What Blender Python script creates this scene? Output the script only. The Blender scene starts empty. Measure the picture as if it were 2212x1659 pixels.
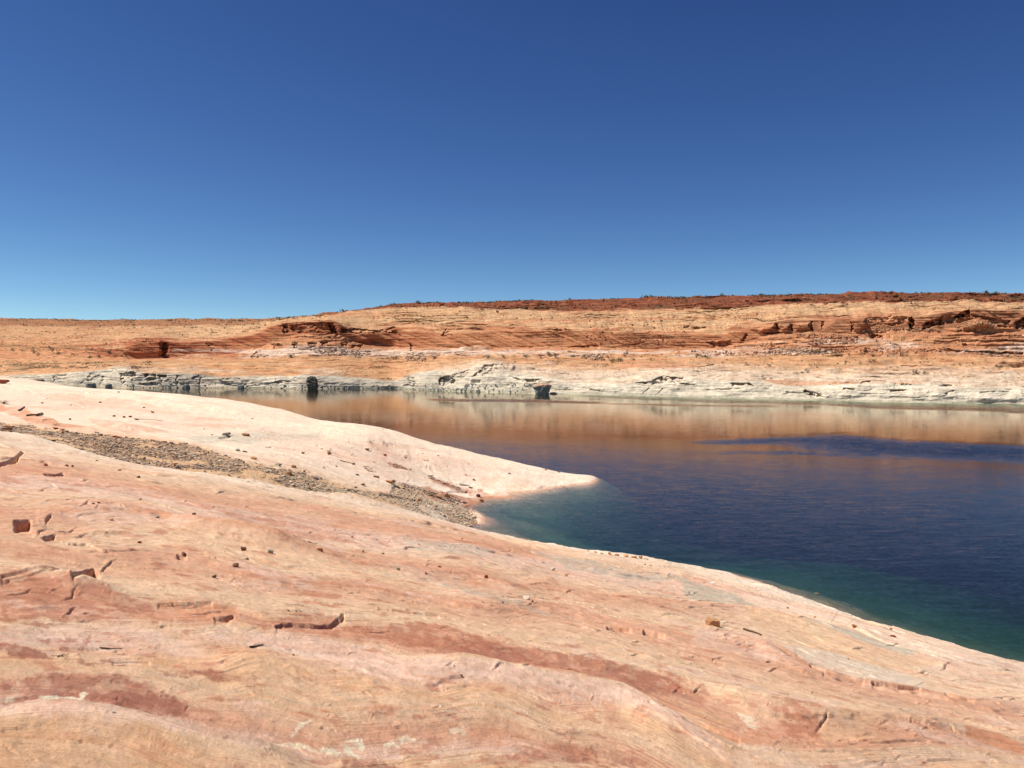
import bpy, bmesh, math, random
import numpy as np
from mathutils import Vector, Matrix

R = math.radians
scene = bpy.context.scene

# ------------------------------------------------------------------ camera, sky, sun, exposure
CAM_H = 12.0                       # camera height above the lake
PITCH = R(1.44)
cam_d = bpy.data.cameras.new('camera')
cam_d.lens = 28.8
cam_d.sensor_width = 36.0
cam_d.clip_start = 0.1
cam_d.clip_end = 20000
cam = bpy.data.objects.new('camera', cam_d)
cam.location = (0, 0, CAM_H)
cam.rotation_euler = (R(90) - PITCH, 0, 0)
scene.collection.objects.link(cam)
scene.camera = cam

SUN_EL, SUN_AZ = R(53), R(-87.5)     # azimuth measured from +Y (view direction) towards +X; negative is left
sun_dir = Vector((math.sin(SUN_AZ) * math.cos(SUN_EL), math.cos(SUN_AZ) * math.cos(SUN_EL), math.sin(SUN_EL)))
world = bpy.data.worlds.new('World')
scene.world = world
world.use_nodes = True
wn = world.node_tree.nodes
sky = wn.new('ShaderNodeTexSky')
sky.sky_type = 'NISHITA'
sky.sun_disc = False
sky.sun_elevation = SUN_EL
sky.sun_rotation = SUN_AZ
sky.altitude = 1300
sky.air_density = 0.6
sky.dust_density = 0.0
sky.ozone_density = 6.0
EXPOSURE, SKY_STRENGTH = 0.45, 0.1
# the deep clear desert blue: contrast of each channel of the sky
sep = wn.new('ShaderNodeSeparateColor'); cmb = wn.new('ShaderNodeCombineColor')
wl = world.node_tree.links
wl.new(sky.outputs['Color'], sep.inputs[0])
for i, (gam, k) in enumerate(((1.51, 3.84), (1.395, 2.756), (1.06, 1.588))):
    m0 = wn.new('ShaderNodeMath'); m0.operation = 'MULTIPLY'; m0.inputs[1].default_value = 0.0707
    m1 = wn.new('ShaderNodeMath'); m1.operation = 'POWER'; m1.inputs[1].default_value = gam
    m2 = wn.new('ShaderNodeMath'); m2.operation = 'MULTIPLY'; m2.inputs[1].default_value = k / (SKY_STRENGTH * 2 ** EXPOSURE)
    wl.new(sep.outputs[i], m0.inputs[0]); wl.new(m0.outputs[0], m1.inputs[0]); wl.new(m1.outputs[0], m2.inputs[0]); wl.new(m2.outputs[0], cmb.inputs[i])
wl.new(cmb.outputs[0], wn['Background'].inputs['Color'])
wn['Background'].inputs['Strength'].default_value = SKY_STRENGTH
sun_d = bpy.data.lights.new('sun', 'SUN')
sun_d.energy = 4.6
sun_d.angle = R(0.53)
sun_d.color = (1.0, 0.945, 0.84)
sun = bpy.data.objects.new('sun', sun_d)
sun.rotation_euler = (-sun_dir).to_track_quat('-Z', 'Y').to_euler()
sun.location = (0, 0, 60)
scene.collection.objects.link(sun)
scene.view_settings.view_transform = 'Standard'
scene.view_settings.look = 'None'
scene.view_settings.exposure = EXPOSURE
scene.view_settings.gamma = 1.0

# ------------------------------------------------------------------ helpers
rng = np.random.default_rng(7)
random.seed(7)
_perm = np.random.default_rng(11).permutation(4096).astype(np.int64)
_ang = np.random.default_rng(12).random(4096) * 2 * np.pi
_gx, _gy = np.cos(_ang).astype(np.float32), np.sin(_ang).astype(np.float32)


def perlin(x, y, seed=0):
    x = np.asarray(x, dtype=np.float64); y = np.asarray(y, dtype=np.float64)
    xi = np.floor(x).astype(np.int64); yi = np.floor(y).astype(np.int64)
    xf = x - xi; yf = y - yi
    u = xf * xf * xf * (xf * (xf * 6 - 15) + 10)
    v = yf * yf * yf * (yf * (yf * 6 - 15) + 10)

    def g(ix, iy, fx, fy):
        h = _perm[(_perm[(ix + seed * 57) & 4095] + iy) & 4095]
        return _gx[h] * fx + _gy[h] * fy
    a = g(xi, yi, xf, yf); b = g(xi + 1, yi, xf - 1, yf)
    c = g(xi, yi + 1, xf, yf - 1); d = g(xi + 1, yi + 1, xf - 1, yf - 1)
    return (a + u * (b - a) + v * ((c + u * (d - c)) - (a + u * (b - a)))) * 1.4


def fbm(x, y, o=4, seed=0, gain=0.5, lac=2.03):
    s = 0; a = 1.0; t = 0
    for i in range(o):
        s = s + a * perlin(x, y, seed + i * 3); t += a
        a *= gain; x = x * lac + 3.7; y = y * lac + 1.3
    return s / t


def cell(x, y, seed=0):
    """Worley: nearest distance, second minus nearest, and a random value of the nearest cell."""
    xi = np.floor(x).astype(np.int64); yi = np.floor(y).astype(np.int64)
    d1 = np.full(x.shape, 9.0); d2 = np.full(x.shape, 9.0); idv = np.zeros(x.shape)
    for ox in (-1, 0, 1):
        for oy in (-1, 0, 1):
            h = _perm[(_perm[(xi + ox + seed * 91) & 4095] + yi + oy) & 4095]
            px = xi + ox + 0.5 + 0.45 * _gx[h]; py = yi + oy + 0.5 + 0.45 * _gy[h]
            d = np.hypot(px - x, py - y)
            closer = d < d1
            d2 = np.where(closer, d1, np.minimum(d2, d))
            idv = np.where(closer, (h % 997) / 997.0, idv)
            d1 = np.where(closer, d, d1)
    return d1, d2 - d1, idv


def sst(a, b, x):
    t = np.clip((x - a) / (b - a), 0, 1)
    return t * t * (3 - 2 * t)


def lin(r, g, b, k=0.72):
    c = np.array([r, g, b]) / 255.0
    return np.where(c <= 0.04045, c / 12.92, ((c + 0.055) / 1.055) ** 2.4) * k


def ray(px, py):
    """Direction (x and z for one metre of depth) of a point of the 2212 x 1659 survey grid."""
    u = (np.asarray(px, float) - 1106) / 1770; v = (829.5 - np.asarray(py, float)) / 1770
    c, s = math.cos(PITCH), math.sin(PITCH)
    den = c + v * s
    return u / den, (v * c - s) / den


def at(px, py, D):
    dx, dz = ray(px, py)
    return np.array([dx * D, D, CAM_H + dz * D])


def on_water(px, py):
    dx, dz = ray(px, py)
    return at(px, py, -CAM_H / dz)


def tps_fit(P, v, reg=1e-3):
    P = np.asarray(P, float); n = len(P)
    d = np.hypot(P[:, None, 0] - P[None, :, 0], P[:, None, 1] - P[None, :, 1])
    K = np.where(d > 0, d * d * np.log(d + 1e-12), 0) + reg * np.eye(n)
    A = np.zeros((n + 3, n + 3)); A[:n, :n] = K; A[:n, n] = 1; A[:n, n + 1:] = P; A[n, :n] = 1; A[n + 1:, :n] = P.T
    return P, np.linalg.solve(A, np.concatenate([v, [0, 0, 0]]))


def tps_eval(f, x, y):
    P, w = f
    sh = np.shape(x); x = np.ravel(x); y = np.ravel(y)
    out = np.empty(len(x)); n = len(P)
    for i in range(0, len(x), 40000):
        xs = x[i:i + 40000]; ys = y[i:i + 40000]
        d2 = (xs[:, None] - P[None, :, 0]) ** 2 + (ys[:, None] - P[None, :, 1]) ** 2
        out[i:i + 40000] = (0.5 * d2 * np.log(d2 + 1e-12)) @ w[:n] + w[n] + xs * w[n + 1] + ys * w[n + 2]
    return out.reshape(sh)


def grid_mesh(name, V, wrap=False):
    """V: (rows, cols, 3) array of points -> mesh object of quads."""
    nr, nc = V.shape[:2]
    me = bpy.data.meshes.new(name)
    me.vertices.add(nr * nc)
    me.vertices.foreach_set('co', V.reshape(-1).astype(np.float32))
    idx = np.arange(nr * nc).reshape(nr, nc)
    if wrap:
        idx = np.concatenate([idx, idx[:, :1]], axis=1)
    q = np.stack([idx[:-1, :-1], idx[:-1, 1:], idx[1:, 1:], idx[1:, :-1]], axis=-1).reshape(-1, 4)
    me.loops.add(q.size); me.loops.foreach_set('vertex_index', q.reshape(-1).astype(np.int32))
    me.polygons.add(len(q))
    me.polygons.foreach_set('loop_start', np.arange(0, q.size, 4, dtype=np.int32))
    me.polygons.foreach_set('loop_total', np.full(len(q), 4, dtype=np.int32))
    me.polygons.foreach_set('use_smooth', np.ones(len(q), dtype=bool))
    me.update(calc_edges=True)
    o = bpy.data.objects.new(name, me)
    scene.collection.objects.link(o)
    return o


def poly_mesh(name, verts, faces, mat, smooth=False):
    me = bpy.data.meshes.new(name)
    me.from_pydata([tuple(v) for v in verts], [], [tuple(f) for f in faces])
    if smooth:
        me.polygons.foreach_set('use_smooth', np.ones(len(me.polygons), dtype=bool))
    if mat:
        me.materials.append(mat)
    me.update()
    return me


def colour_attr(me, name, C):
    a = me.color_attributes.new(name, 'FLOAT_COLOR', 'POINT')
    C4 = np.ones((len(C), 4), dtype=np.float32); C4[:, :3] = C
    a.data.foreach_set('color', C4.reshape(-1))


def float_attr(me, name, F):
    a = me.attributes.new(name, 'FLOAT', 'POINT')
    a.data.foreach_set('value', np.asarray(F, dtype=np.float32).reshape(-1))


def tag(o, label=None, cat=None, group=None, kind=None):
    if label: o['label'] = label
    if cat: o['category'] = cat
    if group: o['group'] = group
    if kind: o['kind'] = kind
    return o


class NT:
    """Small wrapper that keeps node code short."""
    def __init__(self, name):
        self.m = bpy.data.materials.new(name); self.m.use_nodes = True
        self.t = self.m.node_tree; self.n = self.t.nodes
        self.bsdf = self.n['Principled BSDF']; self.out = self.n['Material Output']

    def add(self, kind, **kw):
        nd = self.n.new('ShaderNode' + kind)
        for k, v in kw.items():
            if k in nd.inputs.keys():
                self.set(nd, k, v)
            else:
                setattr(nd, k, v)
        return nd

    def set(self, nd, k, v):
        if isinstance(v, bpy.types.NodeSocket):
            self.t.links.new(v, nd.inputs[k])
        else:
            nd.inputs[k].default_value = v

    def math(self, op, a, b=0.0, clamp=False):
        nd = self.n.new('ShaderNodeMath'); nd.operation = op; nd.use_clamp = clamp
        self.set(nd, 0, a); self.set(nd, 1, b)
        return nd.outputs[0]

    def vmath(self, op, a, b=(0, 0, 0)):
        nd = self.n.new('ShaderNodeVectorMath'); nd.operation = op
        self.set(nd, 0, a); self.set(nd, 1, b)
        return nd.outputs[0]

    def noise(self, vec, scale, detail=4, rough=0.55, out='Fac'):
        nd = self.n.new('ShaderNodeTexNoise')
        self.set(nd, 'Vector', vec); nd.inputs['Scale'].default_value = scale
        nd.inputs['Detail'].default_value = detail; nd.inputs['Roughness'].default_value = rough
        return nd.outputs[out]

    def mapr(self, v, a, b, c, d):
        nd = self.n.new('ShaderNodeMapRange'); self.set(nd, 'Value', v)
        for k, x in zip(('From Min', 'From Max', 'To Min', 'To Max'), (a, b, c, d)):
            self.set(nd, k, x)
        return nd.outputs[0]

    def mix(self, fac, a, b, blend='MIX'):
        nd = self.n.new('ShaderNodeMix'); nd.data_type = 'RGBA'; nd.blend_type = blend
        self.set(nd, 0, fac)
        for i, v in ((6, a), (7, b)):
            if isinstance(v, bpy.types.NodeSocket):
                self.t.links.new(v, nd.inputs[i])
            else:
                nd.inputs[i].default_value = (*v, 1.0)[:4]
        return nd.outputs[2]

    def scale_col(self, col, fac):
        return self.vmath('MULTIPLY', col, fac)


# ------------------------------------------------------------------ near shore: base surface
W = on_water
ctrl = []


def near_plane(x, y):
    d = (27 * x + 23 * y) / 35.5
    return 10.4 - 0.274 * d


for x, y in ((0, 0), (0, 3), (-3, 3), (3, 4), (-4, 8), (0, 8), (5, 8), (-8, 14), (0, 15), (9, 15), (-12, 24), (-3, 26), (8, 26),
             (-16, 34), (-6, 36), (5, 38), (14, 30), (20, 22), (14, 12), (9, 3), (6, -6), (0, -10), (-5, -4)):
    ctrl.append((x, y, near_plane(x, y)))
ctrl += [(-10, 4, 11.6), (-20, 14, 11.2), (-30, 28, 10.4), (-14, -8, 13), (-30, 4, 12.6), (-60, 20, 13), (-40, -25, 15), (10, -30, 10), (40, -20, 1.0),
         (30, 10, 0.2), (-120, 60, 12), (-140, 110, 11), (-80, -60, 16), (60, -60, 2)]
near_shore = [(1030, 1140), (1100, 1156), (1300, 1196), (1500, 1219), (1700, 1262), (1850, 1311), (2000, 1369), (2212, 1426)]
for p in near_shore:
    x, y, z = W(*p); ctrl.append((x, y, 0.0))
    if p[0] > 1060:
        nx, ny = 0.76, 0.65
        ctrl += [(x - nx * 1.5, y - ny * 1.5, .42), (x + nx * 2.5, y + ny * 2.5, -0.75), (x + nx * 8, y + ny * 8, -1.9), (x + nx * 22, y + ny * 22, -4.0)]
ctrl += [(30, 22, -0.6), (40, 12, -3.0), (60, 40, -8.5), (30, 65, -5.2), (45, 75, -8), (40, 100, -10), (70, 0, -6)]
# gravel gully: near lip, far lip
for p in ((0, 930, 45.5), (200, 968, 48), (500, 1036, 46.5), (740, 1076, 51), (900, 1109, 54), (-150, 905, 46)):
    ctrl.append(tuple(at(*p)))
for p in ((0, 914, 58), (200, 931, 59), (400, 957, 57), (500, 990, 55), (740, 1051, 56.5), (900, 1072, 63), (-150, 895, 60)):
    ctrl.append(tuple(at(*p)))
for p in ((1019, 1096), (1075, 1076), (1180, 1066), (1250, 1057), (1294, 1050)):
    x, y, z = W(*p); ctrl.append((x, y, 0.0))
for p in ((1100, 1092), (1200, 1086), (1200, 1120), (1330, 1100)):
    x, y, z = W(*p); ctrl.append((x, y, -1.0 if p[0] < 1250 else -3.0))
ctrl.append((-1.0, 64, -0.35))
crest = [(-200, 812, 150), (0, 826, 132), (230, 841, 112), (500, 876, 99), (640, 909, 91), (740, 919, 88), (960, 966, 82), (1120, 1006, 80), (1220, 1029, 80)]
for p in crest:
    x, y, z = at(*p); ctrl.append((x, y, z))
    k = 1 if p[0] > 300 else 1.6
    ctrl += [(x + 5 * k, y + 9 * k, z - 1.6 * k), (x + 11 * k, y + 22 * k, min(z - 7 * k, -3.0))]
for p in ((100, 880, 88), (300, 905, 82), (520, 945, 75), (700, 985, 72), (850, 1020, 73), (1000, 1045, 76)):
    ctrl.append(tuple(at(*p)))
ctrl += [(11.5, 82, -1.3), (14.5, 83.5, -3.2), (20, 86, -6), (14, 96, -7), (12, 76, -3.0), (20, 76, -6), (0, 120, -9), (-40, 150, -9), (-100, 190, -9), (60, 120, -11), (-180, 170, 4), (-160, 220, -6)]
ctrl = np.array(ctrl, float)
base_f = tps_fit(ctrl[:, :2] / 30.0, ctrl[:, 2], 2e-3)


def base(x, y):
    z = tps_eval(base_f, np.asarray(x) / 30.0, np.asarray(y) / 30.0)
    return np.clip(z, -14, 17)


_D = np.exp(np.linspace(math.log(2.0), math.log(170), 900))


def ground(pts):
    """Where the sight lines of survey points meet the base surface of the near shore -> (n, 3)."""
    pts = np.asarray(pts, float).reshape(-1, 2)
    dx, dz = ray(pts[:, 0], pts[:, 1])
    X = dx[:, None] * _D; Y = np.broadcast_to(_D, X.shape); Z = CAM_H + dz[:, None] * _D
    below = (Z - base(X, Y)) < 0
    k = np.where(below.any(1), below.argmax(1), len(_D) - 1)
    k = np.clip(k, 1, None)
    D = 0.5 * (_D[k] + _D[k - 1])
    return np.stack([dx * D, D, CAM_H + dz * D], axis=1)


def pol(x, y):
    """Ground coordinates used for surface features: bearing and log distance, about evenly scaled."""
    return np.arctan2(x, y) * 1770.0, np.log(np.hypot(x, y) + 1e-6) * 400.0


# bedding coordinate q from traced bedding lines
beds = {
    -0.6: [(0, 1600), (240, 1632), (420, 1700), (1200, 1690), (2212, 1740)],
    -2.5: [(0, 1720), (600, 1830), (1300, 1830), (2212, 1900)],
    1: [(0, 1534), (85, 1525), (237, 1547), (406, 1588), (576, 1618), (677, 1646)],
    3: [(0, 1408), (102, 1424), (220, 1429), (325, 1432), (474, 1473), (677, 1486), (781, 1486), (855, 1492), (937, 1514), (1200, 1565), (1500, 1640)],
    4: [(0, 1348), (169, 1351), (305, 1349), (491, 1348), (576, 1358), (677, 1381), (737, 1387), (805, 1395), (872, 1432), (1008, 1439), (1110, 1463),
        (1211, 1476), (1347, 1503), (1448, 1561), (1575, 1614), (1675, 1634)],
    6: [(0, 1229), (112, 1246), (237, 1276), (295, 1293), (406, 1293), (508, 1314), (576, 1336), (737, 1342), (940, 1348), (1008, 1381), (1076, 1395),
        (1177, 1412), (1245, 1422), (1347, 1439), (1474, 1470), (1675, 1530), (1775, 1550), (1908, 1560), (2041, 1574), (2212, 1600)],
    8: [(0, 1182), (186, 1205), (271, 1207), (440, 1212), (474, 1232), (737, 1262), (940, 1300), (1144, 1300), (1245, 1310), (1380, 1354), (1474, 1385),
        (1675, 1400), (1741, 1440), (1891, 1474), (2041, 1500), (2212, 1527)],
    10: [(0, 1110), (203, 1105), (339, 1117), (440, 1141), (576, 1168), (737, 1202), (906, 1232), (1042, 1249), (1110, 1270), (1279, 1300), (1474, 1315), (1641, 1325),
         (1741, 1350), (1858, 1390), (1975, 1420), (2212, 1465)],
    12.5: [(0, 1030), (200, 1052), (480, 1100), (700, 1140), (900, 1165), (1100, 1195), (1300, 1230), (1500, 1262), (1700, 1310), (1900, 1360), (2100, 1420)],
    15: [(0, 932), (310, 1002), (500, 1037), (700, 1067), (850, 1103), (1000, 1136), (1100, 1158), (1300, 1199), (1500, 1222)],
    17.5: [(0, 905), (200, 922), (400, 948), (520, 980), (700, 1030), (850, 1060), (990, 1080)],
    20: [(0, 870), (230, 895), (500, 925), (700, 965), (900, 1010), (1060, 1055)],
    23: [(0, 832), (230, 847), (500, 882), (740, 925), (960, 972), (1120, 1010), (1280, 1045)],
}
bp, bv = [], []
for v, L in beds.items():
    g = ground(L); a, b = pol(g[:, 0], g[:, 1])
    bp += list(zip(a / 1000, b / 1000)); bv += [v] * len(L)
bed_f = tps_fit(np.array(bp), np.array(bv, float), 3e-3)

# ------------------------------------------------------------------ near shore: mesh grid (polar around the viewpoint, denser where it is seen)
phi = np.concatenate([np.linspace(R(-36), R(36), 1240), np.linspace(R(36), R(324), 150)[1:-1]])
rad = np.concatenate([np.linspace(0.15, 2.6, 24)[:-1], np.exp(np.linspace(math.log(2.6), math.log(160), 1250)), np.exp(np.linspace(math.log(160), math.log(260), 30))[1:]])
PH, RA = np.meshgrid(phi, rad)
X = np.sin(PH) * RA; Y = np.cos(PH) * RA
Zb = base(X, Y)
mu, mv = pol(X, Y)
q = np.clip(tps_eval(bed_f, np.where(np.abs(PH) > np.pi, PH - 2 * np.pi, PH) * 1.77, mv / 1000), -12, 30)
q = np.where((PH > R(60)) & (PH < R(300)), np.clip(Y * 0.3 + 2, -12, 30), q)

wx = X + 0.6 * fbm(X * 0.5, Y * 0.5, 3, 5); wy = Y + 0.6 * fbm(X * 0.5 + 9, Y * 0.5, 3, 6)
qn = q + 0.55 * fbm(mu / 260, mv / 120, 4, 21) + 0.12 * fbm(mu / 60, mv / 30, 3, 22)


qf = q + 0.14 * fbm(mu / 300, mv / 90, 2, 23)      # steadier bedding for the finest beds


def ledge(s, sharp=0.06):
    f = s - np.floor(s)
    return sst(0, sharp, f) * (1 - f)           # jumps up with distance, then falls gently


amp = np.clip(0.0045 * RA, 0.012, 0.20)
m1 = sst(-0.15, 0.45, fbm(mu / 300 + 4, mv / 70, 3, 31))
m2 = sst(0.0, 0.5, fbm(mu / 130 + 7, mv / 40, 3, 32))
m3 = sst(0.05, 0.5, fbm(mu / 70 + 3, mv / 22, 3, 33))
z = Zb.copy()
z += 0.020 * np.clip(RA, 0, 40) ** 0.75 * fbm(X * 0.22 / (1 + RA * 0.02), Y * 0.22 / (1 + RA * 0.02), 4, 41)
z += amp * 0.45 * np.sin(qn * 2 * np.pi / 2.0 + 0.6)
z += amp * 0.62 * m1 * ledge(qn * 0.9)
z += amp * 0.5 * m2 * ledge(qn * 2.3 + 0.3, 0.04)
z += amp * 0.36 * m3 * ledge(qf * 5.1 + 0.7, 0.06)
m4 = sst(0.0, .4, fbm(mu / 45 + 1, mv / 15, 3, 34))
z += amp * 0.20 * m4 * ledge(qf * 8.3 + 0.2, 0.08)
z += amp * 0.17 * fbm(mu / 40, mv / 16, 5, 45, .58)
z += amp * 0.09 * fbm(mu / 12, mv / 7, 3, 46, .6)

# hand placed cracks: polylines (survey grid), width factor, depth in metres
cracks = [
    ([(0, 1260), (50, 1254), (90, 1247), (150, 1245)], 1.0, .06), ([(213, 1241), (228, 1225), (250, 1212)], 1.2, .10),
    ([(10, 1292), (35, 1288), (60, 1280), (71, 1273)], 1.3, .07), ([(106, 1284), (115, 1276), (140, 1273)], 1.2, .06),
    ([(168, 1273), (160, 1280), (155, 1292), (132, 1298)], 1.2, .06), ([(167, 1311), (155, 1323), (150, 1331), (136, 1342)], 1.3, .07),
    ([(165, 1351), (195, 1348), (207, 1343)], 1.1, .05), ([(365, 1303), (390, 1308), (420, 1308), (457, 1304)], 1.2, .06), ([(410, 1332), (450, 1326), (492, 1321)], 1.2, .06),
    ([(465, 1346), (490, 1344), (506, 1333)], 2.2, .12), ([(593, 1360), (610, 1350), (630, 1348), (680, 1352), (715, 1350), (735, 1340), (747, 1328)], 1.6, .10),
    ([(633, 1361), (645, 1352), (660, 1352)], .8, .04), ([(815, 1318), (860, 1325), (905, 1330), (950, 1336)], 1.2, .06),
    ([(735, 1344), (743, 1332), (741, 1326)], 1.8, .10), ([(790, 1371), (820, 1366), (855, 1360)], 1.3, .06),
    ([(115, 1111), (102, 1121), (98, 1131)], 2.0, .16), ([(80, 1157), (85, 1145), (108, 1140)], 1.4, .12), ([(90, 1163), (110, 1160), (120, 1150)], 2.4, .18),
    ([(120, 1146), (150, 1146), (163, 1137)], 1.3, .12), ([(165, 1183), (187, 1183), (215, 1198), (252, 1204)], 1.3, .10), ([(150, 1180), (168, 1183), (184, 1183)], 2.6, .16),
    ([(1541, 1436), (1541, 1428), (1555, 1424), (1568, 1421)], 1.6, .08), ([(1504, 1448), (1520, 1449), (1537, 1447)], 1.3, .06),
    ([(1750, 1440), (1768, 1447), (1783, 1451)], 1.6, .10), ([(1775, 1457), (1795, 1464), (1821, 1467), (1868, 1474)], 1.4, .09),
    ([(1800, 1455), (1825, 1457)], 1.0, .05), ([(1883, 1476), (1908, 1481), (1941, 1487), (1988, 1491)], 2.4, .14), ([(2041, 1500), (2065, 1508), (2105, 1515)], 1.5, .09),
    ([(1309, 1351), (1330, 1355), (1360, 1361)], 1.7, .10), ([(1389, 1366), (1410, 1371), (1435, 1377)], 2.2, .13), ([(1290, 1373), (1305, 1375)], 1.2, .06),
    ([(1764, 1585), (1775, 1574), (1788, 1560)], .9, .04), ([(1894, 1581), (1910, 1575), (1935, 1577)], 1.0, .05), ([(1898, 1584), (1930, 1588), (1960, 1596)], .9, .04),
    ([(379, 1567), (390, 1563), (425, 1568)], .9, .035), ([(398, 1541), (400, 1531), (408, 1525)], 1.0, .05), ([(335, 1505), (358, 1499), (368, 1498)], .7, .03),
    ([(960, 1462), (975, 1457), (984, 1450)], 1.0, .06), ([(1110, 1433), (1135, 1431)], .8, .03),
    ([(1134, 1392), (1150, 1391), (1165, 1394)], .8, .04), ([(1260, 1423), (1275, 1426)], 1.0, .05), ([(1343, 1400), (1350, 1415)], 1.0, .05), ([(1405, 1417), (1406, 1408)], 1.0, .05),
    ([(1100, 1290), (1150, 1304), (1180, 1310)], .8, .05), ([(820, 1182), (870, 1190), (905, 1196)], .8, .06), ([(530, 1370), (545, 1366), (567, 1362)], .9, .03),
    ([(375, 1240), (400, 1243), (440, 1246)], .8, .04), ([(540, 1398), (555, 1397), (566, 1393)], 1.3, .06), ([(0, 1005), (35, 998), (60, 980)], 1.8, .22), ([(95, 1027), (115, 1030), (138, 1024)], 2.2, .22),
    ([(470, 943), (490, 944), (500, 938)], 1.6, .22), ([(518, 941), (545, 944)], 1.4, .2), ([(965, 1065), (990, 1061), (1012, 1056)], 1.1, .12),
    ([(1490, 1303), (1515, 1306)], 1.1, .06), ([(1655, 1365), (1675, 1362)], 1.0, .05), ([(1670, 1352), (1685, 1343)], .6, .03),
    ([(0, 1597), (20, 1612), (42, 1628)], 1.0, .05), ([(20, 1540), (45, 1532)], .9, .03), ([(1395, 1480), (1420, 1484)], .8, .03), ([(1090, 1466), (1105, 1462)], .8, .03),
    ([(1205, 1445), (1225, 1452), (1245, 1447)], 1.0, .04), ([(1130, 1432), (1160, 1448)], .8, .03), ([(800, 1560), (808, 1550), (812, 1545)], .9, .035), ([(766, 1515), (766, 1525)], .7, .03),
    ([(1300, 1580), (1310, 1585)], .8, .03), ([(1820, 1413), (1850, 1418)], .7, .03), ([(1745, 1587), (1765, 1590)], .8, .03), ([(1990, 1583), (2040, 1577)], .8, .03),
]
rr = np.random.default_rng(77)
for k in range(420):               # short hairline cracks and spalls that follow the bedding
    px = rr.uniform(-20, 2230); f = rr.random()
    lo = np.interp(px, [0, 500, 1000, 1300, 1500, 2212], [1000, 1060, 1165, 1215, 1255, 1465])
    if k % 6 == 0 and px < 1250:   # some on the headland
        lo_ = np.interp(px, [0, 230, 500, 740, 960, 1250], [835, 850, 885, 930, 975, 1035]); py = lo_ + f * (np.interp(px, [0, 500, 1000, 1250], [905, 970, 1060, 1052]) - lo_)
    else:
        py = lo + 8 + (1650 - lo) * f ** 1.1
    n = rr.integers(2, 4); Lc = rr.uniform(6, 30); sl = rr.uniform(-0.35, 0.40)
    pl = [(px + i * Lc / n, py + i * Lc / n * sl + rr.uniform(-2, 2)) for i in range(n + 1)]
    cracks.append((pl, rr.uniform(.95, 1.5), -rr.uniform(.45, 1.3) ** 1.5 * .0078))   # negative: depth per metre of distance
U1 = mu + 3.5 * fbm(mu / 22, mv / 14, 3, 51); V1 = mv + 2.2 * fbm(mu / 18 + 5, mv / 12, 3, 52)
flat_u, flat_v = U1.ravel(), V1.ravel()
zf = z.reshape(-1)
crack_dark = np.zeros(zf.shape)


def seg_dist(pu, pv, A):
    d = np.full(pu.shape, 1e9)
    for (a0, b0), (a1, b1) in zip(A[:-1], A[1:]):
        ex, ey = a1 - a0, b1 - b0
        t = np.clip(((pu - a0) * ex + (pv - b0) * ey) / (ex * ex + ey * ey + 1e-9), 0, 1)
        d = np.minimum(d, np.hypot(pu - a0 - t * ex, pv - b0 - t * ey))
    return d


nPh = len(phi); inner = 1240


def window(A, pad):
    """Flat indices of the grid vertices near a feature."""
    c0 = np.searchsorted(phi[:inner] * 1770, A[:, 0].min() - pad); c1 = np.searchsorted(phi[:inner] * 1770, A[:, 0].max() + pad)
    lr = np.log(rad) * 400
    r0 = np.searchsorted(lr, A[:, 1].min() - pad); r1 = np.searchsorted(lr, A[:, 1].max() + pad)
    if c1 <= c0 or r1 <= r0:
        return np.zeros(0, int)
    return (np.arange(r0, r1)[:, None] * nPh + np.arange(c0, c1)[None, :]).ravel()


for pl, wd, dep in cracks:
    g = ground(pl); A = np.stack(pol(g[:, 0], g[:, 1]), axis=1)
    ii = window(A, 14)
    if dep < 0:
        dep = -dep * float(np.hypot(g[0, 0], g[0, 1]))
    if not len(ii):
        continue
    d = seg_dist(flat_u[ii], flat_v[ii], A)
    # taper towards both ends
    tt = np.hypot(flat_u[ii] - A[0, 0], flat_v[ii] - A[0, 1]); te = np.hypot(flat_u[ii] - A[-1, 0], flat_v[ii] - A[-1, 1])
    tap = np.clip(np.minimum(tt, te) / 14, 0.35, 1)
    w = 1.05 * wd * tap
    k = np.exp(-(d / w) ** 2)
    zf[ii] -= dep * k * tap * 0.30
    lv = np.interp(flat_u[ii], *(A[np.argsort(A[:, 0])].T))
    zf[ii] += dep * 0.12 * np.exp(-(d / (w * 7)) ** 2) * (1 - k) * (flat_v[ii] > lv)

def inside(pu, pv, A):
    c = np.zeros(pu.shape, bool)
    n = len(A)
    for i in range(n):
        a0, b0 = A[i]; a1, b1 = A[(i + 1) % n]
        if b0 == b1:
            continue
        cond = ((b0 > pv) != (b1 > pv)) & (pu < (a1 - a0) * (pv - b0) / (b1 - b0) + a0)
        c ^= cond
    return c


def signed(pu, pv, A):
    d = seg_dist(pu, pv, np.vstack([A, A[:1]]))
    return np.where(inside(pu, pv, A), d, -d)


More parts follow.
